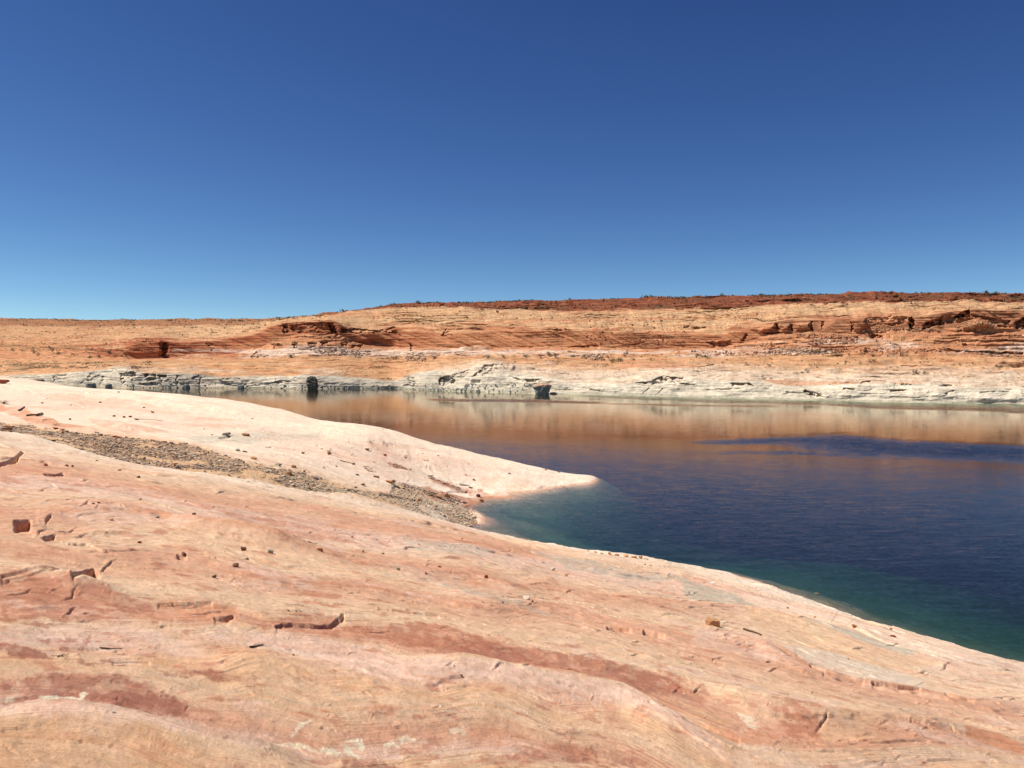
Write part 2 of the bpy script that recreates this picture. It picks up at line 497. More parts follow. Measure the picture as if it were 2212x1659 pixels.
# broken steps: the upper edge of a face that looks towards the viewpoint, its height in metres, and how far the floor below takes to rise again
steps = [([(28, 1121), (68, 1123)], .17, 40), ([(153, 1243), (186, 1231), (203, 1228), (214, 1237)], .13, 34), ([(92, 1158), (106, 1155), (120, 1150)], .07, 25), ([(1883, 1474), (1908, 1478), (1941, 1484), (1990, 1489)], .06, 25),
         ([(1775, 1455), (1821, 1465), (1868, 1473)], .04, 20), ([(460, 1342), (490, 1341), (507, 1331)], .03, 20), ([(593, 1358), (630, 1346), (680, 1350), (715, 1348), (745, 1328)], .022, 25), ([(0, 1250), (60, 1244), (150, 1243)], .03, 22),
         ([(-10, 1004), (35, 997), (60, 978)], .24, 24), ([(93, 1026), (115, 1028), (138, 1023)], .16, 20), ([(1309, 1350), (1335, 1355), (1365, 1360)], .05, 18), ([(1388, 1364), (1410, 1369), (1438, 1376)], .06, 18), ([(380, 1200), (404, 1203)], .08, 18),
         ([(470, 942), (500, 938)], .2, 14), ([(2040, 1499), (2065, 1506), (2105, 1514)], .04, 18), ([(1748, 1438), (1785, 1450)], .05, 18), ([(815, 1316), (860, 1323), (950, 1334)], .02, 16), ([(338, 1302), (400, 1305), (460, 1303)], .025, 16),
         ([(735, 1330), (744, 1330)], .05, 14), ([(965, 1064), (990, 1060), (1012, 1055)], .12, 14), ([(1475, 1560), (1600, 1600)], .02, 20), ([(1760, 1583), (1790, 1560)], .02, 14), ([(240, 1430), (325, 1430)], .012, 14)]
for pl, hh, rl in steps:
    g = ground(pl); A = np.stack(pol(g[:, 0], g[:, 1]), axis=1)
    A = A[np.argsort(A[:, 0])]
    ii = window(A, rl + 4)
    pu = flat_u[ii]; lv = np.interp(pu, A[:, 0], A[:, 1]); dv = lv - (.75 * mv.ravel()[ii] + .25 * flat_v[ii])
    e_ = sst(0, 4, np.minimum(pu - A[0, 0], A[-1, 0] - pu))
    zf[ii] -= hh * e_ * sst(-.8, .8, dv) * np.clip(1 - dv / rl, 0, 1)


# raised rolls: polylines whose near side stays smooth and whose far side drops
rolls = [
    ([(0, 1536), (85, 1527), (237, 1549), (406, 1590), (576, 1620), (677, 1648)], 26, .07),
    ([(872, 1434), (1008, 1441), (1110, 1464), (1211, 1477), (1347, 1504), (1448, 1560), (1575, 1613)], 30, .10),
    ([(1560, 1372), (1640, 1390), (1690, 1415), (1755, 1442)], 26, .16),
    ([(0, 1232), (112, 1246), (237, 1276), (295, 1293)], 24, .10),
    ([(1474, 1474), (1675, 1532), (1775, 1552), (1908, 1562), (2041, 1576), (2212, 1602)], 24, .10),
    ([(380, 1425), (560, 1432), (737, 1440)], 22, .05),
    ([(340, 1118), (440, 1142), (576, 1170), (737, 1204)], 18, .22),
]
for pl, wd, hh in rolls:
    g = ground(pl); A = np.stack(pol(g[:, 0], g[:, 1]), axis=1)
    ii = window(A, wd * 3)
    pu, pv = mu.ravel()[ii], mv.ravel()[ii]
    d = seg_dist(pu, pv, A)
    lv = np.interp(pu, A[:, 0], A[:, 1])
    far = pv > lv
    fall = np.where(far, np.exp(-(d / (wd * 0.35)) ** 2), np.exp(-(d / (wd * 1.2)) ** 2))
    ends = sst(0, 190, np.minimum(pu - A[0, 0] + wd, A[-1, 0] - pu + wd))
    zf[ii] += hh * fall * ends
z = zf.reshape(X.shape)
z -= .30 * sst(6, 17, X) * sst(14, 26, Y) * sst(60, 50, Y) * sst(2.2, .8, z)
z -= .95 * sst(-17, -8, X) * sst(9, 3, X) * sst(72.5, 79, Y) * sst(102, 92, Y)
z -= .34 * sst(3.0, 7.0, X) * sst(75, 79.5, Y) * sst(100, 90, Y)

# ------------------------------------------------------------------ near shore: rock colour (no light in it)
C_CREAM = lin(250, 228, 205); C_TAN = lin(238, 200, 165); C_PINK = lin(240, 202, 180); C_SALM = lin(226, 168, 135); C_RED = lin(199, 133, 104)
C_DARK = lin(180, 114, 92); C_OCHRE = lin(235, 188, 146); C_GREY = lin(200, 197, 180); C_WHITE = lin(250, 240, 225); C_SALT = lin(252, 238, 208)
C_ORANGE = lin(222, 150, 108); C_SAND = lin(234, 190, 142)
qt = np.array([-12, 0, .8, 1.0, 1.6, 2.4, 3.0, 3.6, 4.05, 4.3, 5.2, 6.0, 6.6, 8.0, 8.5, 9.4, 10.2, 11.0, 12.0, 12.8, 13.6, 15.0, 16.5, 18, 20, 23, 30])
qc = np.array([C_TAN, C_OCHRE, C_TAN, C_PINK, C_SALM, C_TAN, C_OCHRE, C_PINK, C_TAN, C_SALM, C_SALM, C_TAN, C_TAN, C_SALM, C_TAN, C_TAN, C_SALM, C_TAN, C_PINK, C_SALM, C_TAN, C_CREAM,
               C_TAN, C_CREAM, C_PINK * .5 + C_CREAM * .5, C_CREAM, C_CREAM])
col = np.stack([np.interp(qn, qt, qc[:, i]) for i in range(3)], axis=-1)


def blend(col, m, c):
    return col * (1 - m[..., None]) + np.asarray(c) * m[..., None]


n1 = fbm(mu / 330 + 2, mv / 60, 5, 61); n2 = fbm(mu / 120 + 8, mv / 26, 5, 62); n3 = fbm(mu / 50, mv / 12, 4, 63); n4 = fbm(mu / 240, mv / 90 + 4, 4, 64)
right = sst(200, 900, mu)
near_fac = sst(60, 10, RA)
col = blend(col, 0.65 * sst(0.18, 0.30, n2 + 0.3 * n3) * near_fac * (1 - 0.5 * right), C_SALM)
col = blend(col, 0.6 * sst(0.22, 0.34, n1 + 0.25 * n3), C_PINK)
col = blend(col, 0.55 * sst(0.18, 0.4, n4 + 0.3 * n2) * sst(18, 6, RA), C_OCHRE)
col = blend(col, 0.6 * right * sst(8, 30, RA), C_CREAM)
col = blend(col, 0.55 * sst(0.26, 0.34, n3 + 0.5 * n2) * sst(40, 12, RA), C_RED)
col = blend(col, 0.35 * sst(0.1, 0.5, fbm(mu / 180, mv / 14, 4, 66)), C_RED * .5 + C_SALM * .5)
cf = col.reshape(-1, 3)
Uc = mu + 20 * fbm(mu / 60, mv / 30, 5, 71, .6) + 10 * fbm(mu / 14, mv / 9, 3, 72, .6); Vc = mv + 11 * fbm(mu / 50 + 3, mv / 24, 5, 73, .6) + 6 * fbm(mu / 12 + 3, mv / 7, 3, 74, .6)
Uf, Vf = Uc.ravel(), Vc.ravel()
mot = (0.5 + 0.9 * fbm(mu / 34, mv / 16, 4, 75)).ravel()
patches = [  # polygon, colour, strength, edge softness, mottling
    ([(0, 1234), (112, 1248), (237, 1278), (295, 1295), (325, 1300), (338, 1340), (203, 1347), (0, 1347)], C_RED, .85, 5, .6),
    ([(338, 1300), (406, 1295), (508, 1314), (520, 1345), (340, 1346)], C_ORANGE, .6, 6, .8),
    ([(525, 1322), (576, 1341), (660, 1330), (720, 1334), (737, 1354), (737, 1383), (600, 1360)], C_RED, .75, 5, .5),
    ([(737, 1350), (870, 1352), (940, 1350), (1060, 1392), (1170, 1412), (1245, 1422), (1474, 1470), (1474, 1508), (1380, 1500), (1310, 1490), (1195, 1456), (1110, 1456), (1040, 1440),
      (940, 1412), (880, 1402), (737, 1366)], C_RED, .95, 4, .45),
    ([(950, 1366), (1076, 1400), (1170, 1425), (1180, 1450), (1110, 1448), (1000, 1420)], C_DARK, .6, 6, .7),
    ([(1300, 1440), (1420, 1462), (1474, 1478), (1470, 1500), (1380, 1490), (1320, 1470)], C_DARK, .5, 6, .7),
    ([(0, 1472), (34, 1480), (102, 1456), (271, 1463), (322, 1487), (373, 1503), (406, 1520), (400, 1547), (322, 1547), (237, 1538), (85, 1525), (0, 1534)], C_DARK, .85, 6, .55),
    ([(250, 1486), (322, 1478), (380, 1505), (400, 1540), (320, 1545), (240, 1520)], C_DARK * .95, .6, 6, .6),
    ([(0, 1392), (51, 1398), (118, 1420), (100, 1424), (40, 1416), (0, 1404)], C_DARK, .9, 2, .3), ([(80, 1380), (150, 1374), (186, 1400), (165, 1410), (118, 1402)], C_DARK, .75, 3, .6),
    ([(190, 1372), (200, 1380), (186, 1402), (172, 1398)], C_DARK, .7, 2, .4), ([(140, 1426), (190, 1432), (250, 1421), (252, 1416), (240, 1430), (186, 1436)], C_DARK, .85, 2, .2),
    ([(240, 1432), (272, 1434), (268, 1440), (240, 1437)], C_DARK, .8, 2, .2), ([(60, 1470), (180, 1462), (170, 1476), (70, 1480)], C_RED, .8, 3, .5),
    ([(326, 1442), (350, 1456), (390, 1466), (420, 1462), (400, 1470), (350, 1464)], C_DARK, .8, 2, .3), ([(415, 1448), (480, 1460), (510, 1475), (440, 1470)], C_DARK, .8, 3, .5),
    ([(510, 1465), (540, 1468), (560, 1476), (520, 1476)], C_DARK, .7, 3, .5), ([(470, 1410), (500, 1413), (525, 1428), (480, 1425)], C_ORANGE, .7, 3, .5),
    ([(737, 1635), (805, 1636), (850, 1650), (870, 1665), (737, 1665)], C_DARK, .8, 4, .4), ([(990, 1648), (1076, 1632), (1144, 1620), (1211, 1605), (1290, 1625), (1290, 1648), (1110, 1656)], C_RED, .85, 5, .5),
    ([(1320, 1630), (1400, 1640), (1390, 1652), (1325, 1645)], C_RED, .8, 4, .4), ([(690, 1590), (800, 1570), (900, 1565), (1000, 1572), (980, 1590), (860, 1600), (740, 1608)], C_SALM, .8, 6, .6),
    ([(1110, 1474), (1200, 1490), (1310, 1520), (1370, 1575), (1300, 1560), (1200, 1520), (1110, 1490)], C_SALM, .7, 5, .9), ([(780, 1530), (820, 1525), (870, 1545), (800, 1548)], C_RED, .7, 5, .6),
    ([(1688, 1538), (1775, 1545), (1770, 1600), (1705, 1600)], C_RED, .8, 7, .8), ([(1475, 1474), (1532, 1500), (1515, 1528), (1475, 1510)], C_RED, .75, 6, .6),
    ([(1500, 1570), (1675, 1592), (1675, 1617), (1590, 1614)], C_ORANGE, .65, 6, .7), ([(2075, 1577), (2125, 1577), (2212, 1612), (2212, 1632), (2180, 1622), (2090, 1596)], C_ORANGE, .9, 3, .2),
    ([(1840, 1575), (1885, 1590), (1850, 1595)], C_DARK, .7, 3, .4), ([(1775, 1560), (1890, 1560), (1890, 1610), (1780, 1606)], C_OCHRE, .7, 7, .6),
    ([(1475, 1520), (1600, 1560), (1560, 1590), (1475, 1560)], C_OCHRE, .6, 8, .6), ([(0, 1556), (80, 1552), (240, 1580), (420, 1620), (480, 1665), (0, 1665)], C_OCHRE, .75, 12, .35),
    ([(330, 1605), (420, 1640), (330, 1640), (280, 1620)], C_ORANGE, .45, 8, .4), ([(0, 1526), (85, 1520), (237, 1545), (406, 1585), (560, 1618), (560, 1600), (350, 1552), (200, 1530)], C_PINK, .8, 5, .2),
    ([(0, 1530), (85, 1527), (237, 1550), (406, 1590), (576, 1622), (576, 1636), (400, 1608), (200, 1570), (0, 1552)], C_PINK, .85, 5, .25),
    ([(576, 1362), (737, 1389), (880, 1434), (1100, 1464), (1347, 1505), (1440, 1560), (1250, 1510), (1050, 1478), (840, 1470), (640, 1412), (520, 1392)], C_PINK, .85, 7, .3),
    ([(1475, 1560), (1600, 1612), (1700, 1632), (1900, 1620), (2050, 1610), (2212, 1650), (2212, 1665), (1600, 1665)], C_TAN, .7, 10, .4),
    # pale mineral crust
    ([(735, 1606), (770, 1592), (790, 1606), (775, 1622), (800, 1640), (775, 1632), (740, 1622)], C_SALT, .9, 2, .8), ([(822, 1606), (850, 1594), (905, 1590), (900, 1597), (860, 1606), (835, 1618)], C_SALT, .85, 2, .8),
    ([(488, 1582), (560, 1595), (600, 1607), (650, 1602), (737, 1624), (737, 1636), (690, 1618), (600, 1616), (560, 1602)], C_SALT, .95, 2, .5), ([(590, 1581), (630, 1583), (650, 1561), (676, 1551), (670, 1562), (640, 1588)], C_SALT, .9, 2, .4),
    ([(88, 1510), (118, 1503), (186, 1500), (175, 1516), (112, 1519)], C_SALT, 1, 2, .3), ([(0, 1506), (18, 1500), (40, 1482), (50, 1490), (30, 1515), (0, 1516)], C_SALT, .7, 3, .8), ([(905, 1650), (960, 1640), (960, 1650)], C_SALT, .7, 3, .6),
    ([(1590, 1540), (1610, 1548), (1640, 1570), (1615, 1574)], C_SALT, .7, 3, .5), ([(970, 1578), (1000, 1572), (1010, 1590)], C_SALT, .7, 2, .8), ([(237, 1542), (248, 1548), (240, 1550)], C_SALT, 1, 1, .1),
    # grey green stains
    ([(1475, 1258), (1508, 1268), (1570, 1285), (1640, 1310), (1575, 1305), (1500, 1290), (1475, 1275)], C_GREY * .86, .75, 4, .3), ([(1700, 1320), (1780, 1350), (1860, 1370), (1975, 1405), (1960, 1415), (1840, 1380), (1760, 1365)], C_GREY, .8, 7, .3),
    ([(1150, 1195), (1280, 1215), (1400, 1240), (1500, 1262), (1400, 1255), (1230, 1228)], C_GREY, .6, 6, .3), ([(380, 940), (520, 932), (640, 938), (700, 925), (690, 945), (560, 950), (430, 954)], C_GREY, .7, 7, .2),
    ([(860, 1165), (960, 1178), (1060, 1195), (1040, 1205), (900, 1190)], C_GREY, .5, 8, .4), ([(930, 1255), (1060, 1265), (1200, 1330), (1160, 1325), (1020, 1290)], C_GREY * .9, .45, 8, .8),
    # upper pink and salmon beds
    ([(300, 1105), (440, 1136), (576, 1166), (737, 1200), (737, 1180), (600, 1150), (440, 1112)], C_PINK, .75, 5, .2), ([(480, 1108), (640, 1130), (720, 1150), (780, 1172), (640, 1160), (520, 1136)], C_RED * .6 + C_SALM * .4, .75, 6, .5),
    ([(610, 1105), (740, 1120), (700, 1135), (610, 1125)], C_PINK * .9, .6, 6, .6), ([(800, 1200), (870, 1195), (940, 1215), (1050, 1255), (1150, 1290), (1100, 1290), (960, 1250), (850, 1218)], C_SALM, .6, 6, .6),
    ([(1130, 1305), (1250, 1300), (1330, 1320), (1240, 1322)], C_SALM, .55, 6, .6), ([(640, 1276), (700, 1278), (745, 1288), (715, 1294), (660, 1285)], C_RED, .7, 3, .4), ([(0, 1120), (150, 1115), (230, 1140), (160, 1160), (100, 1180), (0, 1165)], C_SALM, .7, 8, .5),
    ([(0, 875), (40, 880), (75, 895), (140, 915), (205, 925), (130, 925), (40, 905), (0, 890)], C_ORANGE, .85, 4, .4), ([(180, 905), (260, 915), (380, 935), (250, 930)], C_SALM, .6, 5, .6),
    ([(0, 1000), (130, 1000), (280, 1025), (180, 1035), (0, 1030)], C_SALM, .45, 8, .5), ([(1500, 1350), (1640, 1375), (1740, 1440), (1640, 1425), (1500, 1400)], C_PINK, .7, 10, .5),
    ([(1600, 1310), (1750, 1345), (1900, 1400), (2040, 1430), (1900, 1440), (1760, 1400), (1640, 1360)], C_SAND * .5 + C_TAN * .5, .75, 8, .2),
    ([(1690, 1395), (1800, 1405), (1990, 1460), (2000, 1485), (1880, 1475), (1760, 1440)], C_GREY * .4 + C_CREAM * .6, .75, 6, .2),
    ([(830, 990), (860, 992), (890, 1006), (850, 1004)], C_RED, .7, 3, .4), ([(917, 1020), (960, 1028), (1010, 1052), (1015, 1062), (960, 1045)], C_RED, .65, 4, .5), ([(900, 1062), (980, 1070), (1060, 1078), (1010, 1090), (940, 1078)], C_RED, .7, 4, .3),
]
for pl, c, st, soft, mt in patches:
    g = ground(pl); A = np.stack(pol(g[:, 0], g[:, 1]), axis=1)
    ii = window(A, 40)
    if not len(ii):
        continue
    s = signed(Uf[ii], Vf[ii], A)
    m = .95 * st * sst(-soft * .75, soft * .75, s)
    m = m * np.clip((1 - mt) + mt * sst(0.36, 0.52, mot[ii]) * 1.1, 0, 1)
    cf[ii] = cf[ii] * (1 - m[:, None]) + c * m[:, None]
col = cf.reshape(col.shape)
# gully floor: sand between the stones
gully_px = [(20, 916), (83, 923), (173, 934), (233, 941), (300, 948), (367, 954), (433, 961), (467, 978), (533, 1001), (600, 1018), (667, 1028), (727, 1044), (762, 1056), (842, 1070), (850, 1046), (880, 1050), (941, 1066),
            (1014, 1091), (1020, 1110), (1038, 1139), (921, 1109), (822, 1084), (762, 1068), (667, 1058), (500, 1029), (417, 1015), (317, 1002), (250, 991), (200, 979), (160, 965), (100, 951), (33, 934), (0, 930), (0, 916)]
gg = ground(gully_px); gully = np.stack(pol(gg[:, 0], gg[:, 1]), axis=1)
ii = window(gully, 30)
s = signed((mu + 5 * fbm(mu / 20, mv / 12, 3, 81)).ravel()[ii], (mv + 4 * fbm(mu / 20, mv / 12, 3, 82)).ravel()[ii], gully)
gm = np.zeros(z.size); gm[ii] = sst(-2, 4, s)
col = blend(col, gm.reshape(z.shape) * 0.9, C_SAND * 0.92)
z -= 0.12 * gm.reshape(z.shape)
# strip by the waterline: bleached, then a thin wet algae line under it
lam = fbm(X * .15, Y * .15, 3, 91)
col = blend(col, 0.75 * sst(2.6, 0.4, z + lam) * sst(-.1, .15, z), C_WHITE * .6 + C_CREAM * .4)
cf = np.ascontiguousarray(col).reshape(-1, 3)
for pl, c, st in (([(893, 1050), (930, 1052), (975, 1068), (1030, 1078), (1078, 1070), (1100, 1078), (1060, 1092), (1012, 1098), (960, 1084), (915, 1072)], lin(196, 130, 96), .85), ([(917, 1018), (960, 1026), (1010, 1048), (1060, 1066), (1040, 1072), (985, 1056), (940, 1040)], lin(190, 122, 92), .8),
                  ([(960, 1095), (1012, 1092), (1045, 1145), (1000, 1136)], lin(186, 138, 102), .7), ([(1000, 1066), (1080, 1062), (1200, 1058), (1296, 1048), (1300, 1054), (1180, 1068), (1080, 1078)], lin(206, 146, 108), .45), ([(832, 988), (862, 990), (892, 1008), (855, 1008)], lin(200, 140, 108), .7),
                  ([(640, 930), (760, 960), (860, 1010), (800, 1000), (700, 965)], C_PINK, .3), ([(300, 880), (480, 905), (640, 950), (520, 930), (360, 905)], C_PINK, .3), ([(1010, 1000), (1150, 1022), (1240, 1042), (1120, 1050), (1020, 1030)], C_SALM, .4), ([(80, 850), (260, 862), (420, 895), (300, 890), (120, 868)], C_SALM, .35)):
    g = ground(pl); A = np.stack(pol(g[:, 0], g[:, 1]), axis=1)
    ii = window(A, 40)
    m = st * sst(-3, 3, signed(Uf[ii], Vf[ii], A)) * (.5 + .5 * sst(.3, .6, mot[ii]))
    cf[ii] = cf[ii] * (1 - m[:, None]) + c * m[:, None]
col = cf.reshape(col.shape)
col = blend(col, 0.6 * sst(0.16, 0.03, z + 0.06 * lam), C_ORANGE * .8)
col = blend(col, sst(0.02, -0.28, z + .1 * lam) * .88, lin(128, 118, 86))
tone = 1 + 0.10 * fbm(mu / 18, mv / 8, 4, 92) + 0.06 * fbm(mu / 5, mv / 4, 2, 93)
grey_ = col.mean(-1, keepdims=True)
col = (col * .88 + grey_ * .12) * np.array([1.05, 0.99, 0.945])
col = np.clip(col * tone[..., None] * (1 + .05 * sst(45, 60, RA))[..., None] * np.array([1.0, 1.015, 1.0]), 0.01, 0.9)

shore = grid_mesh('ground', np.stack([X, Y, z], axis=-1), wrap=False)
tag(shore, 'smooth pink and tan sandstone slope running down to the lake', kind='structure')
colour_attr(shore.data, 'rock', col.reshape(-1, 3))
float_attr(shore.data, 'bed', qf)

nt = NT('slickrock')
vc = nt.add('VertexColor', layer_name='rock')
bed = nt.add('Attribute', attribute_name='bed')
tc = nt.add('TexCoord')
obj_v = tc.outputs['Object']
comb = nt.add('CombineXYZ')
sx = nt.add('SeparateXYZ'); nt.set(sx, 0, obj_v)
nt.set(comb, 0, nt.math('MULTIPLY', sx.outputs[0], 0.35)); nt.set(comb, 1, nt.math('MULTIPLY', sx.outputs[1], 0.15)); nt.set(comb, 2, nt.math('MULTIPLY', bed.outputs['Fac'], 3.5))
lam_n = nt.noise(comb.outputs[0], 2.2, 6, 0.6)
grain = nt.noise(obj_v, 55, 3, 0.6)
mid = nt.noise(obj_v, 5.0, 6, 0.62)
big = nt.noise(obj_v, 0.9, 5, 0.6)
comb2 = nt.add('CombineXYZ')
nt.set(comb2, 0, nt.math('MULTIPLY', sx.outputs[0], 0.9)); nt.set(comb2, 1, nt.math('MULTIPLY', sx.outputs[1], 0.25)); nt.set(comb2, 2, nt.math('MULTIPLY', bed.outputs['Fac'], 9.0))
fine = nt.noise(comb2.outputs[0], 1.7, 7, 0.68)
blot = nt.noise(obj_v, 2.1, 7, 0.7)
comb3 = nt.add('CombineXYZ')
nt.set(comb3, 0, nt.math('MULTIPLY', sx.outputs[0], 0.10)); nt.set(comb3, 1, nt.math('MULTIPLY', sx.outputs[1], 0.05)); nt.set(comb3, 2, nt.math('MULTIPLY', bed.outputs['Fac'], 3.2))
coarse = nt.noise(comb3.outputs[0], 2.2, 8, 0.7)
wide = nt.noise(obj_v, 0.5, 9, 0.72)
f = nt.mapr(lam_n, 0.3, 0.7, 0.91, 1.07)
f = nt.math('MULTIPLY', f, nt.mapr(wide, 0.35, 0.65, 0.92, 1.06))
f = nt.math('MULTIPLY', f, nt.mapr(grain, 0.3, 0.7, 0.90, 1.10))
f = nt.math('MULTIPLY', f, nt.mapr(mid, 0.3, 0.7, 0.86, 1.12))
c = nt.vmath('MULTIPLY', vc.outputs['Color'], f)
base_c = vc.outputs['Color']
c = nt.mix(nt.mapr(blot, 0.54, 0.62, 0.0, 0.5), c, nt.vmath('MULTIPLY', base_c, (0.90, 0.76, 0.66)))
c = nt.mix(nt.mapr(fine, 0.56, 0.60, 0.0, 0.28), c, nt.vmath('MULTIPLY', base_c, (0.84, 0.66, 0.55)))
c = nt.mix(nt.mapr(lam_n, 0.60, 0.66, 0.0, 0.22), c, nt.vmath('MULTIPLY', base_c, (0.80, 0.60, 0.50)))
c = nt.mix(nt.mapr(blot, 0.44, 0.36, 0.0, 0.45), c, nt.vmath('ADD', nt.vmath('MULTIPLY', base_c, (0.85, 0.9, 0.92)), (0.09, 0.075, 0.06)))
c = nt.mix(nt.mapr(coarse, 0.54, 0.60, 0.0, 0.55), c, nt.vmath('MULTIPLY', base_c, (0.88, 0.72, 0.62)))
c = nt.mix(nt.mapr(wide, 0.56, 0.63, 0.0, 0.5), c, nt.vmath('MULTIPLY', base_c, (0.86, 0.74, 0.66)))
ln_ = nt.math('ABSOLUTE', nt.math('SUBTRACT', fine, 0.47))
c = nt.vmath('MULTIPLY', c, (1.13, 1.13, 1.12))
c = nt.mix(nt.math('MULTIPLY', nt.mapr(ln_, 0.0, 0.008, 0.36, 0.0), nt.mapr(blot, 0.48, 0.56, 0.0, 1.0)), c, nt.vmath('MULTIPLY', base_c, (0.55, 0.42, 0.36)))
nt.set(nt.bsdf, 'Base Color', c)
nt.bsdf.inputs['Roughness'].default_value = 0.92
nt.bsdf.inputs['Specular IOR Level'].default_value = 0.15
b0 = nt.add('Bump', Strength=0.5, Distance=0.10); nt.set(b0, 'Height', nt.math('ADD', wide, nt.math('MULTIPLY', coarse, .8)))
b1 = nt.add('Bump', Strength=0.55, Distance=0.035); nt.set(b1, 'Normal', b0.outputs[0]); nt.set(b1, 'Height', nt.math('ADD', nt.math('ADD', nt.math('MULTIPLY', lam_n, 0.22), nt.math('MULTIPLY', fine, 0.45)), nt.math('MULTIPLY', mid, 0.7)))
flk = nt.add('TexVoronoi'); flk.feature = 'F1'; flk.inputs['Scale'].default_value = 3.2
wob = nt.vmath('ADD', obj_v, nt.vmath('MULTIPLY', nt.noise(obj_v, 2.4, 5, .65, 'Color'), (.9, .9, .9)))
sq = nt.add('Mapping'); nt.set(sq, 'Vector', wob); sq.inputs['Scale'].default_value = (.55, 1.0, 1.0); nt.set(flk, 'Vector', sq.outputs[0])
cellv = nt.add('SeparateColor'); nt.set(cellv, 0, flk.outputs['Color'])
b15 = nt.add('Bump', Strength=0.55, Distance=0.012); nt.set(b15, 'Height', cellv.outputs[0]); nt.set(b15, 'Normal', b1.outputs[0])
b2 = nt.add('Bump', Strength=0.5, Distance=0.008); nt.set(b2, 'Height', grain); nt.set(b2, 'Normal', b15.outputs[0])
nt.set(nt.bsdf, 'Normal', b2.outputs[0])
shore.data.materials.append(nt.m)

# ------------------------------------------------------------------ far shore
Lsh = [(-700, 812), (-300, 816), (0, 824), (70, 827), (160, 833), (270, 838), (480, 838.5), (670, 840), (860, 839.5), (900, 842), (1000, 846), (1180, 850.5), (1420, 856), (1700, 863), (2000, 870), (2212, 873), (2900, 886)]
Lt1 = [(-700, 795), (0, 813), (60, 811), (100, 809), (135, 807), (142, 805), (180, 803), (240, 797), (262, 795), (280, 798), (300, 805), (360, 807), (400, 806), (470, 815), (560, 816), (620, 815), (660, 810), (700, 812), (800, 818),
       (845, 826), (860, 822), (880, 812), (930, 800), (1010, 797), (1035, 785), (1060, 783), (1085, 788), (1100, 803), (1180, 815), (1250, 828), (1370, 828), (1390, 815), (1425, 810), (1480, 810), (1520, 815), (1560, 822), (1620, 822), (1660, 826),
       (1720, 836), (1760, 834), (1850, 828), (1960, 832), (2100, 838), (2212, 836), (2900, 845)]
Lt2 = [(-700, 768), (0, 776), (220, 779), (300, 779), (500, 776), (600, 770), (740, 769), (960, 771), (1100, 770), (1200, 770), (1500, 768), (1800, 769), (2212, 770), (2900, 772)]
Lt3 = [(-700, 750), (0, 757), (190, 764), (255, 775), (300, 775), (365, 774), (420, 768), (500, 764), (560, 752), (600, 730), (640, 722), (700, 722), (735, 724), (770, 742), (830, 750), (960, 750), (1200, 749), (1400, 752), (1540, 752), (1575, 748), (1620, 735), (1680, 720),
       (1760, 719), (1860, 718), (1950, 715), (2050, 716), (2120, 715), (2212, 712), (2900, 712)]
Lt4 = [(-700, 725), (0, 736), (200, 748), (250, 757), (272, 746), (300, 733), (350, 731), (370, 740), (390, 743), (450, 736), (540, 727), (565, 718), (590, 704), (615, 697), (700, 694), (722, 690), (735, 700), (765, 720), (850, 712), (960, 720), (1050, 716), (1200, 712),
       (1300, 716), (1450, 722), (1540, 724), (1600, 716), (1650, 700), (1690, 693), (1790, 692), (1860, 688), (1880, 684), (1945, 683), (1990, 682), (2040, 676), (2100, 668), (2150, 670), (2212, 678), (2900, 680)]
Lt5 = [(-700, 694), (0, 703), (250, 706), (500, 703), (560, 702), (620, 690), (700, 683), (760, 673), (835, 665), (870, 665), (1000, 668), (1200, 672), (1450, 669), (1570, 668), (1650, 662), (1800, 656), (2000, 652), (2212, 656), (2900, 660)]
Lsk = [(-700, 675), (0, 687), (150, 690.5), (270, 692), (450, 690), (600, 689), (640, 685), (680, 682), (740, 674), (800, 668), (835, 660), (855, 657), (1000, 653), (1200, 648.5), (1400, 644), (1600, 638.5), (1900, 634), (2050, 633), (2212, 635), (2900, 645)]


def L(line, px):
    a = np.array(line, float)
    return np.interp(px, a[:, 0], a[:, 1])


NC = 2000
fpx = np.concatenate([np.linspace(-700, -40, 150)[:-1], np.linspace(-40, 2250, NC), np.linspace(2250, 2900, 150)[1:]])


def far_profile(px):
    """Distances and heights of the six contour lines of the far shore along each bearing."""
    px = np.asarray(px, float)
    dxs, dzs = ray(px, L(Lsh, px))
    D0 = np.clip(-CAM_H / dzs, 100, 640)
    left = sst(760, 200, px)
    hpx = lambda a_, b_: np.abs(L(a_, px) - L(b_, px))
    D1 = D0 + 2.5 + 0.62 * hpx(Lsh, Lt1) / 1770 * D0
    D2 = D1 + 45 + 35 * left
    D3 = D2 + 14 + 20 * left - 6 * sst(240, 290, px) * sst(400, 370, px)
    flatness = sst(20, 6, hpx(Lt3, Lt4))
    D4 = D3 + 0.38 * hpx(Lt3, Lt4) / 1770 * D3 + 24 * flatness + 14 * sst(300, 100, px)
    D5 = D4 + 58 + 90 * left
    D6 = D5 + 60 + 130 * left
    ker = np.exp(-0.5 * (np.arange(-90, 91) / 22.0) ** 2); ker /= ker.sum()
    sm = lambda a: np.convolve(np.pad(a, 90, mode='edge'), ker, mode='valid')
    Ds = [sm(D) for D in (D0, D1, D2, D3, D4, D5, D6)]
    Ds[0] = 0.5 * D0 + 0.5 * Ds[0]; Ds[0] = np.convolve(np.pad(D0, 12, mode='edge'), np.ones(25) / 25, mode='valid')
    Zs = []
    k2 = np.exp(-0.5 * (np.arange(-30, 31) / 8.0) ** 2); k2 /= k2.sum()
    for ln, D in zip((Lsh, Lt1, Lt2, Lt3, Lt4, Lt5, Lsk), Ds):
        dx, dz = ray(px, np.convolve(np.pad(L(ln, px), 30, mode='edge'), k2, mode='valid')); Zs.append(CAM_H + dz * D)
    Zs[0] = np.zeros_like(px)
    return np.array(Ds), np.array(Zs)


DS, ZS = far_profile(fpx)
